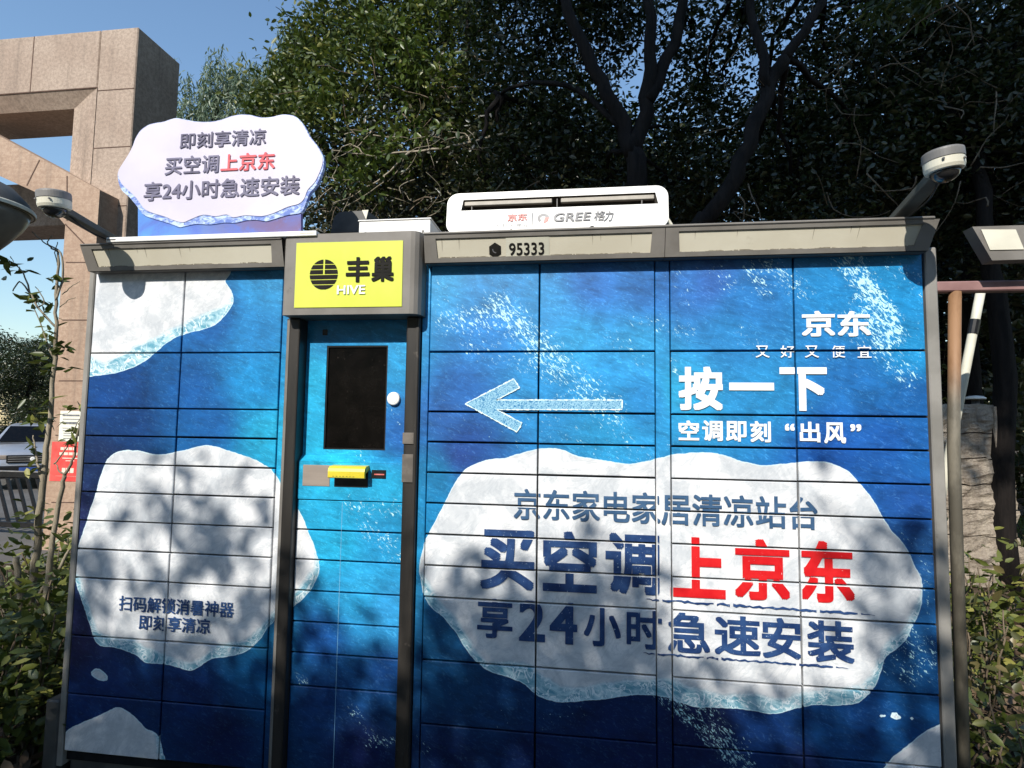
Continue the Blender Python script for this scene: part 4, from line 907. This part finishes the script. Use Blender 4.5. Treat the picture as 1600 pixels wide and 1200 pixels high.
# street trees behind the viewer: they throw the dappled shade
def open_to_sun(pts, per, rng):
    """thins the crowns so that their shade falls on chosen parts of the locker"""
    X = [-.2, .9, 1.0, 1.45, 1.55, 1.8, 2.35, 2.5, 2.95, 3.1, 3.4, 4.0]
    ZD = [.50, .50, .40, .40, .48, .58, .58, .24, .24, .28, .40, .7]; ZU = [1.20, 1.16, .74, .74, .86, 1.04, 1.04, .46, .46, 1.30, 1.6, 1.75]  # heights on the locker that the crowns' shade is shaped to reach
    g = pts.reshape(-1, per, 3); c = g.mean(1); t = -c[:, 1]/sdir.y; xf = c[:, 0]+sdir.x*t; zf = c[:, 2]+sdir.z*t+rng.normal(size=len(c))*.05
    zd, zu = np.interp(xf, X, ZD), np.interp(xf, X, ZU)
    p = np.where(zf < zd, .84, np.where(zf < zu, np.where(xf > 2.95, .14, np.where(xf < .95, .19, .28)), 0)); p = np.where((xf > 3.55), np.minimum(p, .3), p); p = np.where((xf < -.12), np.minimum(p, .28), p)
    return g[rng.uniform(size=len(c)) < p].reshape(-1, 3)
for k_, (tx, ty, lb) in enumerate(((-1.3, -6.6, 'leafy street tree on the pavement facing the left of the locker'), (2.3, -6.9, 'leafy street tree on the pavement facing the right of the locker'))):
    rng = np.random.default_rng(51+k_); random.seed(51+k_)
    sh = thing('street_tree', lb, 'tree', (tx, ty, 0), 'street trees on the pavement facing the locker')
    bm = bmesh.new(); limb(bm, [(tx, ty, 0), (tx+.05, ty, 1.2), (tx, ty+.05, 2.4), (tx+.05, ty, 3.6)], .11, .05)
    for a_ in range(7): limb(bm, [(tx+.05, ty, 2.4+.17*a_), (tx+.6*math.cos(a_*2.3), ty+.3*math.sin(a_*2.3), 3.4+.15*a_), (tx+1.5*math.cos(a_*2.3), ty+.5*math.sin(a_*2.3), 4.3+.1*a_)], .03, .01, 6, .03)
    from_bm('trunk', bm, M['bark'], sh, True)
    scl = [(tx+rng.uniform(-2.1, 2.1), ty+rng.uniform(-.7, .7), rng.uniform(4.4, 6.6) if k < 46 else rng.uniform(3.0, 4.5), .6, .6, .42, 520) for k in range(58)]
    link('crown', leaf_mesh('crown', open_to_sun(clump_points(scl, rng, 12, .1), 12, rng), .12, .055, rng), M['leaf'], sh)
bcl = [(rng.uniform(-5.6, .2), rng.uniform(-1.6, 1.6), rng.uniform(12.0, 17.5), 1.4, 1.4, 1.0, 900) for _ in range(64)]
tree('tall_tree', 'tall shade tree with a high crown on the far pavement', 'tree', (6.6, -7.2, 0), [([(6.6, -7.2, 0), (6.7, -7.2, 4), (6.4, -7.1, 8), (4, -7, 13)], .3, .14)],
     [(x+4.4, y-7, z, a, b, c, n) for x, y, z, a, b, c, n in bcl], .26, .13, M['leaf'], M['bark'], seed=53, per=12, spread=.3)

# ------------------------------------------------------------------ stone gate on the left
gate = thing('stone_gate', 'tall pink granite gateway with a polygonal inner arch on the left', 'gate', (-4.2, 4.3, 0))
GY, GD = 4.0, .75
xR = at(214, 80, GY).x; xM = at(150, 160, GY).x; zT = at(214, 42, GY).z; zM = at(150, 137, GY).z
bm = bmesh.new(); box(bm, xM, xR, GY, GY+GD, 0, zT, bev=.012); from_bm('outer_column', bm, M['granite'], gate)
bm = bmesh.new(); box(bm, -9.5, xM-.004, GY, GY+GD, zM, zT, bev=.012); from_bm('top_beam', bm, M['granite'], gate)
ins = .22   # splayed reveal of the opening
xI = at(116, 172, GY+.12).x; zI = at(116, 170, GY+.12).z
bm = bmesh.new()
def quad(bm, *p): bm.faces.new([bm.verts.new(q) for q in p])
quad(bm, (xM, GY+.001, zM), (xI, GY+.12, zI), (xI, GY+.12, 0), (xM, GY+.001, 0)); quad(bm, (xI, GY+.12, zI), (xI, GY+GD, zI), (xI, GY+GD, 0), (xI, GY+.12, 0))
quad(bm, (xM-.001, GY+.001, zM), (-9.5, GY+.001, zM), (-9.5, GY+.12, zI), (xI, GY+.12, zI)); quad(bm, (xI, GY+.12, zI), (-9.5, GY+.12, zI), (-9.5, GY+GD, zI), (xI, GY+GD, zI))
from_bm('reveal', bm, M['granite'], gate)
def joint(x0, x1, z0, z1, y=GY): boxo('joint', (x0, x1, y-.003, y+.004, z0, z1), M['joint'], gate, 0)
for z in (at(180, 140, GY).z, at(180, 230, GY).z, at(180, 322, GY).z, at(180, 415, GY).z, 2.2, 1.4): joint(xM+.004, xR-.01, z-.006, z+.006)
for px in (52, -40): x = at(px, 80, GY).x; joint(x-.006, x+.006, zM, zT-.01)
joint(-9.4, xM, zM-.004, zM+.008)
# inner arch
AYY = 3.72; AD = .5
def ap(px, py): p = at(px, py, AYY); return (p.x, p.z)
xr_, zc = ap(156, 297); xi_, zi = ap(102, 352)
zlow = ap(155, 380)[1]
top = ap(0, 213); slope = (top[1]-zc)/(top[0]-xr_)
xl = -6.6; zl = zc+slope*(xl-xr_)
# sloping band, then the upright of the arch
th = 1.02
band = [(xr_, zlow), (xr_, zc), (xl, zl), (xl, zl-th*1.0), (xi_, zi+.0), (xi_, zlow)]
zi2 = zi
band = [(xr_, .0), (xr_, zc), (xl, zl), (xl, zl-.62), (ap(60, 300)[0], ap(60, 302)[1]), (xi_, zi), (xi_, 0)]
bm = bmesh.new(); plate_bm(bm, band, [], lambda x, z: (x, AYY, z), lambda x, z: (x, AYY+AD, z)); from_bm('inner_arch', bm, M['granite_s'], gate)
def jl(a, b, w=.008):
    bm = bmesh.new()
    a = Vector((a[0], 0, a[1])); b = Vector((b[0], 0, b[1])); d = (b-a).normalized(); n_ = Vector((-d.z, 0, d.x))*w
    vs = [bm.verts.new((p.x, AYY-.003, p.z)) for p in (a+n_, b+n_, b-n_, a-n_)]; bm.faces.new(vs)
    from_bm('joint', bm, M['joint'], gate)
jl(ap(62, 250), ap(42, 290)); jl(ap(105, 275), ap(105, 345)); jl(ap(102, 350), ap(150, 400))
for py in (410, 500, 595, 680, 785, 835): jl(ap(103-.06*(py-410), py), ap(150, py), .006)
zl_a, zl_b = at(80, 353, AYY+.95).z, at(80, 285, AYY+.95).z
boxo('lintel', (-9.4, at(140, 340, AYY+.95).x, AYY+.95, AYY+1.5, zl_a, zl_b), M['granite'], gate, .01)
# notices on the arch column
nb_ = thing('paper_notice', 'white printed notice stuck on the gate column', 'notice', (at(110, 665, AYY).x, AYY-.01, at(110, 665, AYY).z))
def onarch(l, r, t, b, y, mat, name, parent):
    A, B = at(l, t, AYY), at(r, b, AYY); return boxo(name, (A.x, B.x, AYY-y-.004, AYY-y, B.z, A.z), mat, parent, 0)
onarch(95, 140, 642, 690, .0005, mottled('paper', (.72, .70, .58), (.78, .76, .64), 8), 'sheet', nb_)
bm = bmesh.new(); random.seed(3)
for k, (py, h) in enumerate(((649, 3), (655, 1.6), (661, 4), (669, 1.5), (673, 1.5), (677, 1.5), (681, 1.5), (685, 1.5))):
    A, B = at(98+random.random()*2, py-h/2, AYY), at(120+random.random()*9, py+h/2, AYY); boxo('print_line', (A.x, B.x, AYY-.0062, AYY-.0050, B.z, A.z), M['acgrey'], nb_, 0)
ppm = mottled('pale_poster_print', (.75, .58, .46), (.8, .66, .55), 20)
rp = thing('red_poster', 'red poster with pale lines stuck below the white notice', 'poster', (at(105, 722, AYY).x, AYY-.01, at(105, 722, AYY).z))
onarch(82, 134, 690, 753, .0005, mottled('red_poster_print', (.62, .06, .05), (.70, .11, .09), 5), 'sheet', rp)
bm = bmesh.new()
for py, l, r, h in ((701, 95, 120, 5), (709, 93, 122, 5), (716, 96, 124, 2), (720, 102, 118, 1.5), (735, 97, 116, 8), (744, 84, 128, 1.5)):
    A, B = at(l, py-h/2, AYY), at(r, py+h/2, AYY); n_ = max(1, int((r-l)/6)) if h > 4 else 1
    bm = bmesh.new()
    for i in range(n_): w = (B.x-A.x)/n_; box(bm, A.x+w*i+w*.08, A.x+w*(i+1)-w*.08, AYY-.0062, AYY-.0050, B.z, A.z)
    from_bm('print_line', bm, ppm, rp)

# low metal gate
fx0, fx1, fy = -9.5, at(82, 800, 4.4).x, 4.42
fe = thing('folding_gate', 'low dark metal folding gate with slanted bars in front of the car', 'gate', ((fx0+fx1)/2, fy, 0))
zt_f = at(40, 738, fy).z
bm = bmesh.new(); box(bm, fx0, fx1, fy-.03, fy+.03, zt_f-.07, zt_f, .006); box(bm, fx0, fx1, fy-.03, fy+.03, .10, .17, .006); x = fx1
while x > fx0: box(bm, x-.07, x, fy-.032, fy+.032, .0, zt_f-.001, .006); x -= 1.25
from_bm('frame', bm, M['black'], fe)
bm = bmesh.new(); x = fx0
while x < fx1-.1:
    tube(bm, [(x, fy, zt_f-.05), (x+.24, fy, .14)], .022, seg=6); x += .15
from_bm('slanted_bars', bm, M['black'], fe)
boxo('top_rail', (fx0, fx1, fy-.034, fy+.0, zt_f+.002, zt_f+.018), M['grey'], fe, .003)

# ------------------------------------------------------------------ parked car
def car():
    p = at(60, 600, 8.6); ox, oy = p.x, 8.6
    t = thing('parked_car', 'silver grey car parked nose forward behind the low metal gate', 'car', (ox, oy, 0))
    paint = mottled('silver_paint', (.30, .32, .36), (.34, .36, .40), 3, .28, .6, metal=.3); glass = M['screen']; trim = M['black']
    secs = [(-.02, .70, .36, .62), (.06, .80, .26, .80), (.3, .86, .24, .88), (.95, .90, .24, .99), (1.15, .90, .24, 1.02), (2.2, .92, .24, 1.04), (3.6, .91, .24, 1.04), (4.15, .88, .26, 1.0), (4.3, .80, .36, .86)]
    bm = bmesh.new(); rings = []
    for y, w, z0, z1 in secs:
        zm = (z0+z1)/2; pr = [(-w*.92, z0), (-w, z0+.12), (-w*1.0, zm), (-w*.97, z1-.1), (-w*.86, z1), (0, z1+.03), (w*.86, z1), (w*.97, z1-.1), (w*1.0, zm), (w, z0+.12), (w*.92, z0), (0, z0)]
        rings.append([bm.verts.new((ox+a, oy+y, b)) for a, b in pr])
    n = len(rings[0])
    for a, b in zip(rings[:-1], rings[1:]):
        for i in range(n): bm.faces.new((a[i], a[(i+1) % n], b[(i+1) % n], b[i]))
    bm.faces.new(rings[0]); bm.faces.new(rings[-1][::-1])
    bmesh.ops.subdivide_edges(bm, edges=bm.edges[:], cuts=1, smooth=.3, use_grid_fill=True)
    from_bm('body', bm, paint, t, True)
    cab = [(1.05, .80, 1.02, .01), (1.75, .62, 1.02, .43), (2.2, .60, 1.04, .47), (3.2, .60, 1.04, .46), (4.0, .72, 1.02, .05)]
    bm = bmesh.new(); rings = []
    for y, w, z0, h in cab:
        rings.append([bm.verts.new((ox+a, oy+y, b)) for a, b in ((-.82, z0), (-w-.01, z0+h*.92), (-w*.85, z0+h), (0, z0+h+.015), (w*.85, z0+h), (w+.01, z0+h*.92), (.82, z0))])
    for a, b in zip(rings[:-1], rings[1:]):
        for i in range(6): bm.faces.new((a[i], a[i+1], b[i+1], b[i]))
    from_bm('roof', bm, paint, t)
    bm = bmesh.new(); o = .012
    quad(bm, (ox-.72, oy+1.07, 1.055+o), (ox+.72, oy+1.07, 1.055+o), (ox+.57, oy+1.68, 1.43+o), (ox-.57, oy+1.68, 1.43+o)); from_bm('windscreen', bm, glass, t)
    for s in (-1, 1):
        bm = bmesh.new(); quad(bm, (ox+s*.815, oy+1.35, 1.10), (ox+s*.815, oy+3.6, 1.10), (ox+s*.66, oy+3.2, 1.44), (ox+s*.66, oy+1.85, 1.44)); from_bm('side_window', bm, glass, t)
        bm = bmesh.new(); box(bm, ox+s*.44 if s > 0 else ox-.80, ox+.80 if s > 0 else ox-.44, oy-.0, oy+.10, .70, .80, .02, 2); from_bm('headlight', bm, M['steel'], t)
        bm = bmesh.new(); box(bm, ox+s*.95-.09, ox+s*.95+.09, oy+1.25, oy+1.35, 1.02, 1.14, .03, 2); from_bm('wing_mirror', bm, paint, t)
        for y in (.85, 3.45):
            bm = bmesh.new(); c = (ox+s*.80, oy+y, .33); tube(bm, [(c[0]-.11, c[1], c[2]), (c[0]+.11, c[1], c[2])], .33, seg=28); w = from_bm('wheel', bm, trim, t)
            bm = bmesh.new(); tube(bm, [(c[0]+s*.09, c[1], c[2]), (c[0]+s*.118, c[1], c[2])], .21, seg=20); from_bm('rim', bm, M['grey'], w)
    bm = bmesh.new(); box(bm, ox-.45, ox+.45, oy-.05, oy+.03, .62, .80, .015); gr = from_bm('grille', bm, trim, t)
    bm = bmesh.new()
    for z in (.66, .71, .76): box(bm, ox-.42, ox+.42, oy-.056, oy-.049, z-.008, z+.008)
    from_bm('chrome_bars', bm, M['grey'], gr)
    bm = bmesh.new(); lathe(bm, [(.045, 0), (.045, .01), (.03, .014)], (ox, oy-.056, .71), 20, 'y'); from_bm('badge', bm, M['white'], gr)
    boxo('bumper', (ox-.82, ox+.82, oy-.06, oy+.06, .28, .56), trim, t, .03, 2)
    boxo('number_plate', (ox-.22, ox+.22, oy-.072, oy-.062, .40, .52), mottled('blue_plate', (.03, .07, .25), (.04, .09, .3), 10), t, .004)
    for s in (-.5, .5): boxo('wiper', (ox+s-.25, ox+s+.25, oy+1.05, oy+1.07, 1.07, 1.085), trim, t, .003)
    t.rotation_euler = (0, 0, R(44)); t.scale = (.95, .95, .93)
car()

# street lamp shade at the left edge
lp = at(-40, 322, .35); la = thing('street_lamp', 'dark bell shaped street lamp cut by the left edge', 'street lamp', (lp.x, lp.y, 0))
def scl_(pr): return [(r*1.0, h) for r, h in pr]
bm = bmesh.new(); lathe(bm, [(.03, .17), (.08, .16), (.16, .12), (.225, .05), (.25, -.0), (.252, -.012), (.245, -.014), (.22, .03), (.15, .09), (.05, .12)], lp, 40); from_bm('lamp_shade', bm, M['greyd'], la, True)
bm = bmesh.new(); lathe(bm, [(.2515, .012), (.256, .006), (.256, -.010), (.250, -.012)], lp, 40); from_bm('shade_rim', bm, M['cream'], la)
bm = bmesh.new(); lathe(bm, [(.235, -.010), (.225, -.05), (.20, -.10), (.15, -.17), (.10, -.235), (.05, -.26), (.01, -.265)], lp, 32); from_bm('diffuser', bm, mottled('smoked_diffuser', (.13, .12, .10), (.19, .175, .15), 6, .3), la, True)
bm = bmesh.new(); tube(bm, [(lp.x-.36, lp.y, 0), (lp.x-.36, lp.y, lp.z+.2), (lp.x-.28, lp.y, lp.z+.34), (lp.x-.1, lp.y, lp.z+.33), (lp.x, lp.y, lp.z+.16)], .035, .025, 12); from_bm('pole', bm, M['greyd'], la, True)

# ------------------------------------------------------------------ poles, header and pillar on the right
bp = thing('rusty_pole', 'weathered brown pole standing close to the right end of the locker', 'pole', (at(1493, 800, .22).x, .22, 0))
def pole_mat():
    t = NT('weathered_pole'); n = t.noise(t.coord((1, 1, .35)), 9, 6, .65); z = t.n('SeparateXYZ'); tc = t.n('TexCoord'); t.l(tc.outputs['Object'], z.inputs[0])
    lo = t.mix(t.step(n, .4, .62), (.10, .09, .07), (.20, .18, .14)); hi = t.mix(t.step(n, .4, .6), (.22, .12, .06), (.30, .17, .09))
    return t.base(t.mix(t.step(z.outputs[2], 1.6, 1.8), lo, hi), .6, .4)
bm = bmesh.new(); tube(bm, [at(1492, 456, .22), at(1490, 700, .22), Vector((at(1492, 900, .22).x, .22, 0))], .0215, .021, 18); from_bm('shaft', bm, pole_mat(), bp, True)
bar = thing('pink_bar', 'faded pink metal bar resting across the top of the brown pole', 'bar', tuple(at(1500, 450, .22)))
a_, b2 = at(1452, 449, .22), at(1640, 449, .40)
boxo('bar_tube', (a_.x, b2.x, .20, .245, at(1490, 457, .22).z, at(1490, 441, .22).z), mottled('faded_pink_paint', (.22, .12, .115), (.30, .175, .165), 7, .6, .3, grime=(11, .6, (.14, .10, .085))), bar, .005)
wp = thing('white_pole', 'slanting white pole behind the brown pole on the right', 'pole', (at(1500, 640, .8).x, .8, 0))
bm = bmesh.new(); q0, q1 = at(1533, 452, .8), at(1502, 612, .8); q2 = q1+(q1-q0)*1.0; e_ = q1+(q1-q0)*((q1.z)/(q0.z-q1.z)); tube(bm, [q0, q0.lerp(q1, .3), q1, e_], .020, .020, 12); from_bm('shaft', bm, M['cream'], wp, True)
for f0_, f1_ in ((.30, .44),):
    bm = bmesh.new(); tube(bm, [q0.lerp(q1, f0_), q0.lerp(q1, f1_)], .0235, .0225, 12); from_bm('black_wrap', bm, M['black'], wp)
dp = thing('slim_tree', 'slim dark tree stem between the brown and white poles', 'tree', (at(1518, 700, 5.6).x, 5.6, 0))
bm = bmesh.new(); random.seed(8); limb(bm, [Vector((at(1518, 700, 5.6).x, 5.6, 0)), at(1517, 560, 5.6), at(1514, 460, 5.6), at(1520, 300, 5.6), at(1505, 100, 5.6)], .10, .05, 10, .02); from_bm('trunk', bm, M['bark'], dp, True)
rg = np.random.default_rng(77); link('crown', leaf_mesh('crown', clump_points([cl(1505, 100, 5.6, .6, 700), cl(1530, 240, 5.6, .5, 500)], rg), .09, .04, rg), M['leafd'], dp)
# neighbouring light box
nx = thing('light_box', 'cream light box on a post, cut by the right edge', 'light box', (at(1640, 380, .1).x, .25, 0))
pA, pB, pC, pD = at(1533, 357, .1), at(1800, 352, .1), at(1800, 405, .1), at(1550, 402, .1)
bm = bmesh.new(); plate_bm(bm, [(pA.x-.03, pA.z+.008), (pB.x, pA.z+.008), (pB.x, pD.z-.006), (pD.x, pD.z-.012)], [], lambda x, z: (x, .1, z), lambda x, z: (x, .155, z)); hbx = from_bm('box_frame', bm, M['frame'], nx)
qq = [at(1532, 359, .1), at(1586, 359, .1), at(1599, 390, .1), at(1546, 391, .1)]
plate('lit_face', [(p.x, p.z) for p in qq[::-1]], .096, .0995, M['cream'], nx)
bm = bmesh.new(); tube(bm, [(pB.x+.25, .2, 0), (pB.x+.25, .2, pD.z)], .04, seg=14); from_bm('post', bm, M['greyd'], nx, True)

stone = thing('stone_pillar', 'rough granite block pillar behind the brown pole on the right', 'pillar', (at(1515, 800, 4.0).x, 4.3, 0))
sx_0, sx_1 = at(1463, 700, 4.0).x, at(1570, 700, 4.0).x
zz = [at(1515, y, 4.0).z for y in (632, 678, 717, 757, 797, 838)]+[.0]
random.seed(11)
for k in range(len(zz)-1):
    if zz[k+1] >= zz[k]: continue
    bm = bmesh.new(); j = .03*k; box(bm, sx_0-.02, sx_1+j*.6, 4.0, 4.7, zz[k+1]+.012, zz[k], .0)
    bmesh.ops.subdivide_edges(bm, edges=bm.edges[:], cuts=7, use_grid_fill=True)
    for v_ in bm.verts:
        nz = mnoise.noise(v_.co*5)*.08+mnoise.noise(v_.co*14)*.035
        v_.co += Vector((nz*(1 if v_.co.x > (sx_0+sx_1)/2 else -.3), -abs(nz) if v_.co.y < 4.3 else 0, nz*.35))
    from_bm('stone_block', bm, M['rock'], stone)
bm = bmesh.new()
for x in (sx_1-.10, sx_1-.04): box(bm, x-.012, x+.012, 3.945, 4.0, 0, zz[0]-.02, .004)
from_bm('corner_moulding', bm, M['rock'], stone)
boxo('core', (sx_0+.02, sx_1-.03, 4.05, 4.65, 0, zz[0]-.03), M['joint'], stone, 0)
gl = thing('garden_lamp', 'low garden lamp with a flat white cap behind the stone pillar', 'lamp', (at(1520, 626, 5.2).x, 5.2, 0))
gp = at(1524, 622, 5.2); bm = bmesh.new(); lathe(bm, [(.10, -.015), (.105, .0), (.08, .02), (.02, .03)], gp, 28); from_bm('cap', bm, M['white'], gl, True)
bm = bmesh.new(); tube(bm, [(gp.x, gp.y, 0), (gp.x, gp.y, gp.z-.02)], .04, seg=12); from_bm('post', bm, M['greyd'], gl, True)

# ------------------------------------------------------------------ young tree and shrubs on the left
yt = thing('young_tree', 'thin young tree with pale bare stems in front of the gate column', 'tree', tuple(atz(45, 985, 0.0)))
YY = .55
bm = bmesh.new(); random.seed(21)
def yl_(pts, a, b): limb(bm, [at(x, y, YY) for x, y in pts], a, b, 8, .004)
def ground_pt(px): p = at(px, 1000, YY); return Vector((p.x, YY, 0))
limb(bm, [ground_pt(44), at(46, 960, YY), at(55, 880, YY), at(62, 800, YY), at(70, 730, YY), at(76, 670, YY), at(82, 600, YY), at(88, 520, YY), at(87, 460, YY), at(92, 400, YY), at(80, 388, YY)], .022, .004, 9, .004)
yl_([(87, 470), (98, 430), (95, 395), (80, 385), (68, 378), (50, 362)], .006, .0025); yl_([(80, 388), (74, 378), (82, 368)], .004, .002)
yl_([(86, 510), (60, 480), (48, 460), (30, 440), (20, 455)], .006, .003); yl_([(48, 462), (35, 425), (12, 405)], .005, .002); yl_([(60, 480), (70, 470), (55, 448)], .004, .002); yl_([(84, 560), (75, 540), (50, 470)], .005, .002)
yl_([(67, 750), (60, 730), (56, 705), (52, 680)], .008, .003); yl_([(97, 460), (112, 448), (125, 440)], .003, .0015); yl_([(93, 480), (105, 470), (118, 465)], .003, .0015); yl_([(90, 415), (86, 395), (90, 378)], .003, .002)
limb(bm, [ground_pt(62), at(75, 900, YY), at(85, 830, YY), at(95, 770, YY), at(101, 742, YY)], .016, .009, 8, .004)
yl_([(101, 742), (112, 725), (118, 700), (125, 660), (132, 640)], .008, .003); yl_([(101, 742), (92, 735), (86, 722)], .005, .002); yl_([(84, 725), (100, 705), (115, 675), (126, 650)], .004, .002)
limb(bm, [ground_pt(48), at(58, 940, YY), at(80, 910, YY), at(100, 875, YY), at(112, 850, YY)], .014, .006, 8, .004)
limb(bm, [ground_pt(20), at(8, 960, YY), at(0, 900, YY)], .014, .01, 8, .004); limb(bm, [ground_pt(38), at(30, 930, YY), at(26, 870, YY)], .016, .014, 8, .004)
from_bm('stems', bm, M['barkp'], yt, True)
rg = np.random.default_rng(61); L_ = []
for px, py, n_, s_ in ((27, 420, 10, .03), (14, 412, 6, .02), (50, 470, 12, .03), (46, 465, 8, .03), (88, 440, 10, .02), (78, 492, 6, .02), (84, 520, 12, .03), (80, 560, 12, .03), (76, 575, 10, .03), (72, 640, 14, .04), (66, 660, 12, .03), (58, 730, 10, .03), (55, 700, 6, .02), (52, 800, 12, .03), (58, 840, 12, .03), (110, 690, 8, .03), (122, 630, 6, .02), (118, 670, 6, .02), (95, 545, 6, .02)):
    c = at(px, py, YY); L_ += [(c.x+rg.normal()*s_, c.y+rg.normal()*s_, c.z+rg.normal()*s_) for _ in range(n_)]
link('leaves', leaf_mesh('leaves', L_, .07, .028, rg, .1), M['leafs'], yt)

def shrub(label, loc, h, r, n, leaf, W, mat, seed, group, stems=7, per=9):
    rng = np.random.default_rng(seed); random.seed(seed); t = thing('shrub', label, 'shrub', loc, group); bm = bmesh.new(); pts = []
    x0, y0, z0 = loc
    for k in range(stems):
        a = rng.uniform(0, 6.28); rr_ = r*rng.uniform(.2, 1); tip = Vector((x0+rr_*math.cos(a), y0+rr_*math.sin(a)*.8, z0+h*rng.uniform(.7, 1.05)))
        b0 = Vector((x0+rr_*.2*math.cos(a), y0+rr_*.2*math.sin(a), z0)); mid_ = b0.lerp(tip, .5)+Vector((rng.normal()*.05, rng.normal()*.05, .03))
        limb(bm, [b0, mid_, tip], .007, .003, 5, .008)
        for j in range(n//stems):
            f = rng.uniform(.25, 1.05); p = b0.lerp(mid_, f*2) if f < .5 else mid_.lerp(tip, (f-.5)*2); s = .05+.09*f
            pts.append((p.x+rng.normal()*s, p.y+rng.normal()*s, p.z+rng.normal()*s*.8))
    from_bm('stems', bm, M['twig'], t, True); link('foliage', leaf_mesh('foliage', pts, leaf, W, rng, .05, .7), mat, t)
    return t
LG = 'shrubs growing beside the left end of the locker'
def spt(px, py, Y):
    p = at(px, py, Y); return (p.x, Y, 0)
lx = [(-.30, .15, .62, .24, 330, 'leafy shrub low against the left side of the locker'), (-.62, .35, .72, .28, 380, 'green shrub left of the locker beneath the young tree'), (-.38, .75, .80, .26, 330, 'shrub between the locker and the gate column'), (-1.0, .8, .75, .3, 380, 'green shrub at the left edge behind the young tree'), (-.85, 1.3, .82, .32, 360, 'shrub in front of the foot of the gate column'), (-.5, -.15, .52, .24, 330, 'nearest shrub at the lower left corner'), (-1.5, 1.6, .7, .35, 340, 'shrub farthest left beside the driveway')]
for i, (x, y, h, r, n, lb) in enumerate(lx): shrub(lb, (x, y, 0), h, r, int(n*1.7), .068, .030, M['leafs'] if i != 4 else M['leaf'], 70+i, LG, 11)
ys = shrub('low yellow green shrub at the foot of the young tree', spt(18, 1000, .42), .36, .13, 110, .12, .04, M['grassm'], 90, LG, 6)
RG = 'shrubs growing right of the locker'
rx = [(4.0, .95, .7, .26, 170, 'shrub with dark oval leaves in front of the stone pillar', M['leafr']), (4.4, 1.4, .8, .35, 300, 'shrub right of the stone pillar foot', M['leafs']), (3.72, .45, .42, .2, 150, 'bright green sprig at the foot of the brown pole', M['leafs']), (4.25, .5, .42, .22, 110, 'brownish shrub at the lower right edge', M['leafr']), (5.75, 2.5, .75, .3, 300, 'shrub in front of the stone pillar base', M['leafr']), (7.3, 4.2, 1.7, .6, 600, 'tall dark bush right of the stone pillar', M['leafr']), (7.6, 5.6, 2.3, .8, 700, 'tall bush behind the stone pillar', M['leafr']), (6.6, 6.6, 2.8, .8, 700, 'tall green bush seen between the poles', M['leafs']), (4.6, 4.4, 2.2, .7, 600, 'tall dark bush behind the right end of the locker', M['leafr']), (6.3, 6.0, 2.9, .5, 300, 'thin twiggy bush under the pink bar', M['leafr'])]
for i, (x, y, h, r, n, lb, m_) in enumerate(rx): shrub(lb, (x, y, 0), h, r, int(n*1.4), .07 if h < 1.2 else .11, .033 if h < 1.2 else .05, m_, 110+i, RG, 9 if h < 1.2 else 16)

# ground cover: litter, sprouts, grass
rng = np.random.default_rng(201); pts = []
for x0, x1, y0, y1, n in ((3.4, 6.5, -.6, 3.6, 5200), (-2.2, -.05, -.7, 2.6, 3600), (-3, 9, .8, 9, 3500)):
    pts += [(rng.uniform(x0, x1), rng.uniform(y0, y1), rng.uniform(.004, .05)) for _ in range(n)]
tag(link('leaf_litter', leaf_mesh('leaf_litter', pts, .075, .04, rng, .0, 1.2), M['litter']), kind='stuff')
pts = []
for x0, x1, y0, y1, n, zh in ((-2.2, -.12, -.5, 2.4, 2600, .34), (3.5, 6.0, -.2, 3.4, 1300, .20), (-3.2, 4, 1, 3, 900, .4)):
    k = n//9; cx, cy = rng.uniform(x0, x1, k), rng.uniform(y0, y1, k)
    for a, b in zip(cx, cy): h = rng.uniform(.2, 1)*zh; pts += [(a+rng.normal()*.06, b+rng.normal()*.06, max(.02, h*rng.uniform(.2, 1))) for _ in range(9)]
tag(link('ground_cover', leaf_mesh('ground_cover', pts, .085, .036, rng, -.05, .7), M['leafs']), kind='stuff')
pts = [(rng.uniform(6.3, 12), rng.uniform(3, 9), 0) for _ in range(9000)]
tag(link('grass', leaf_mesh('grass', pts, .16, .012, rng, -1.6, .0), M['grassm']), kind='stuff')
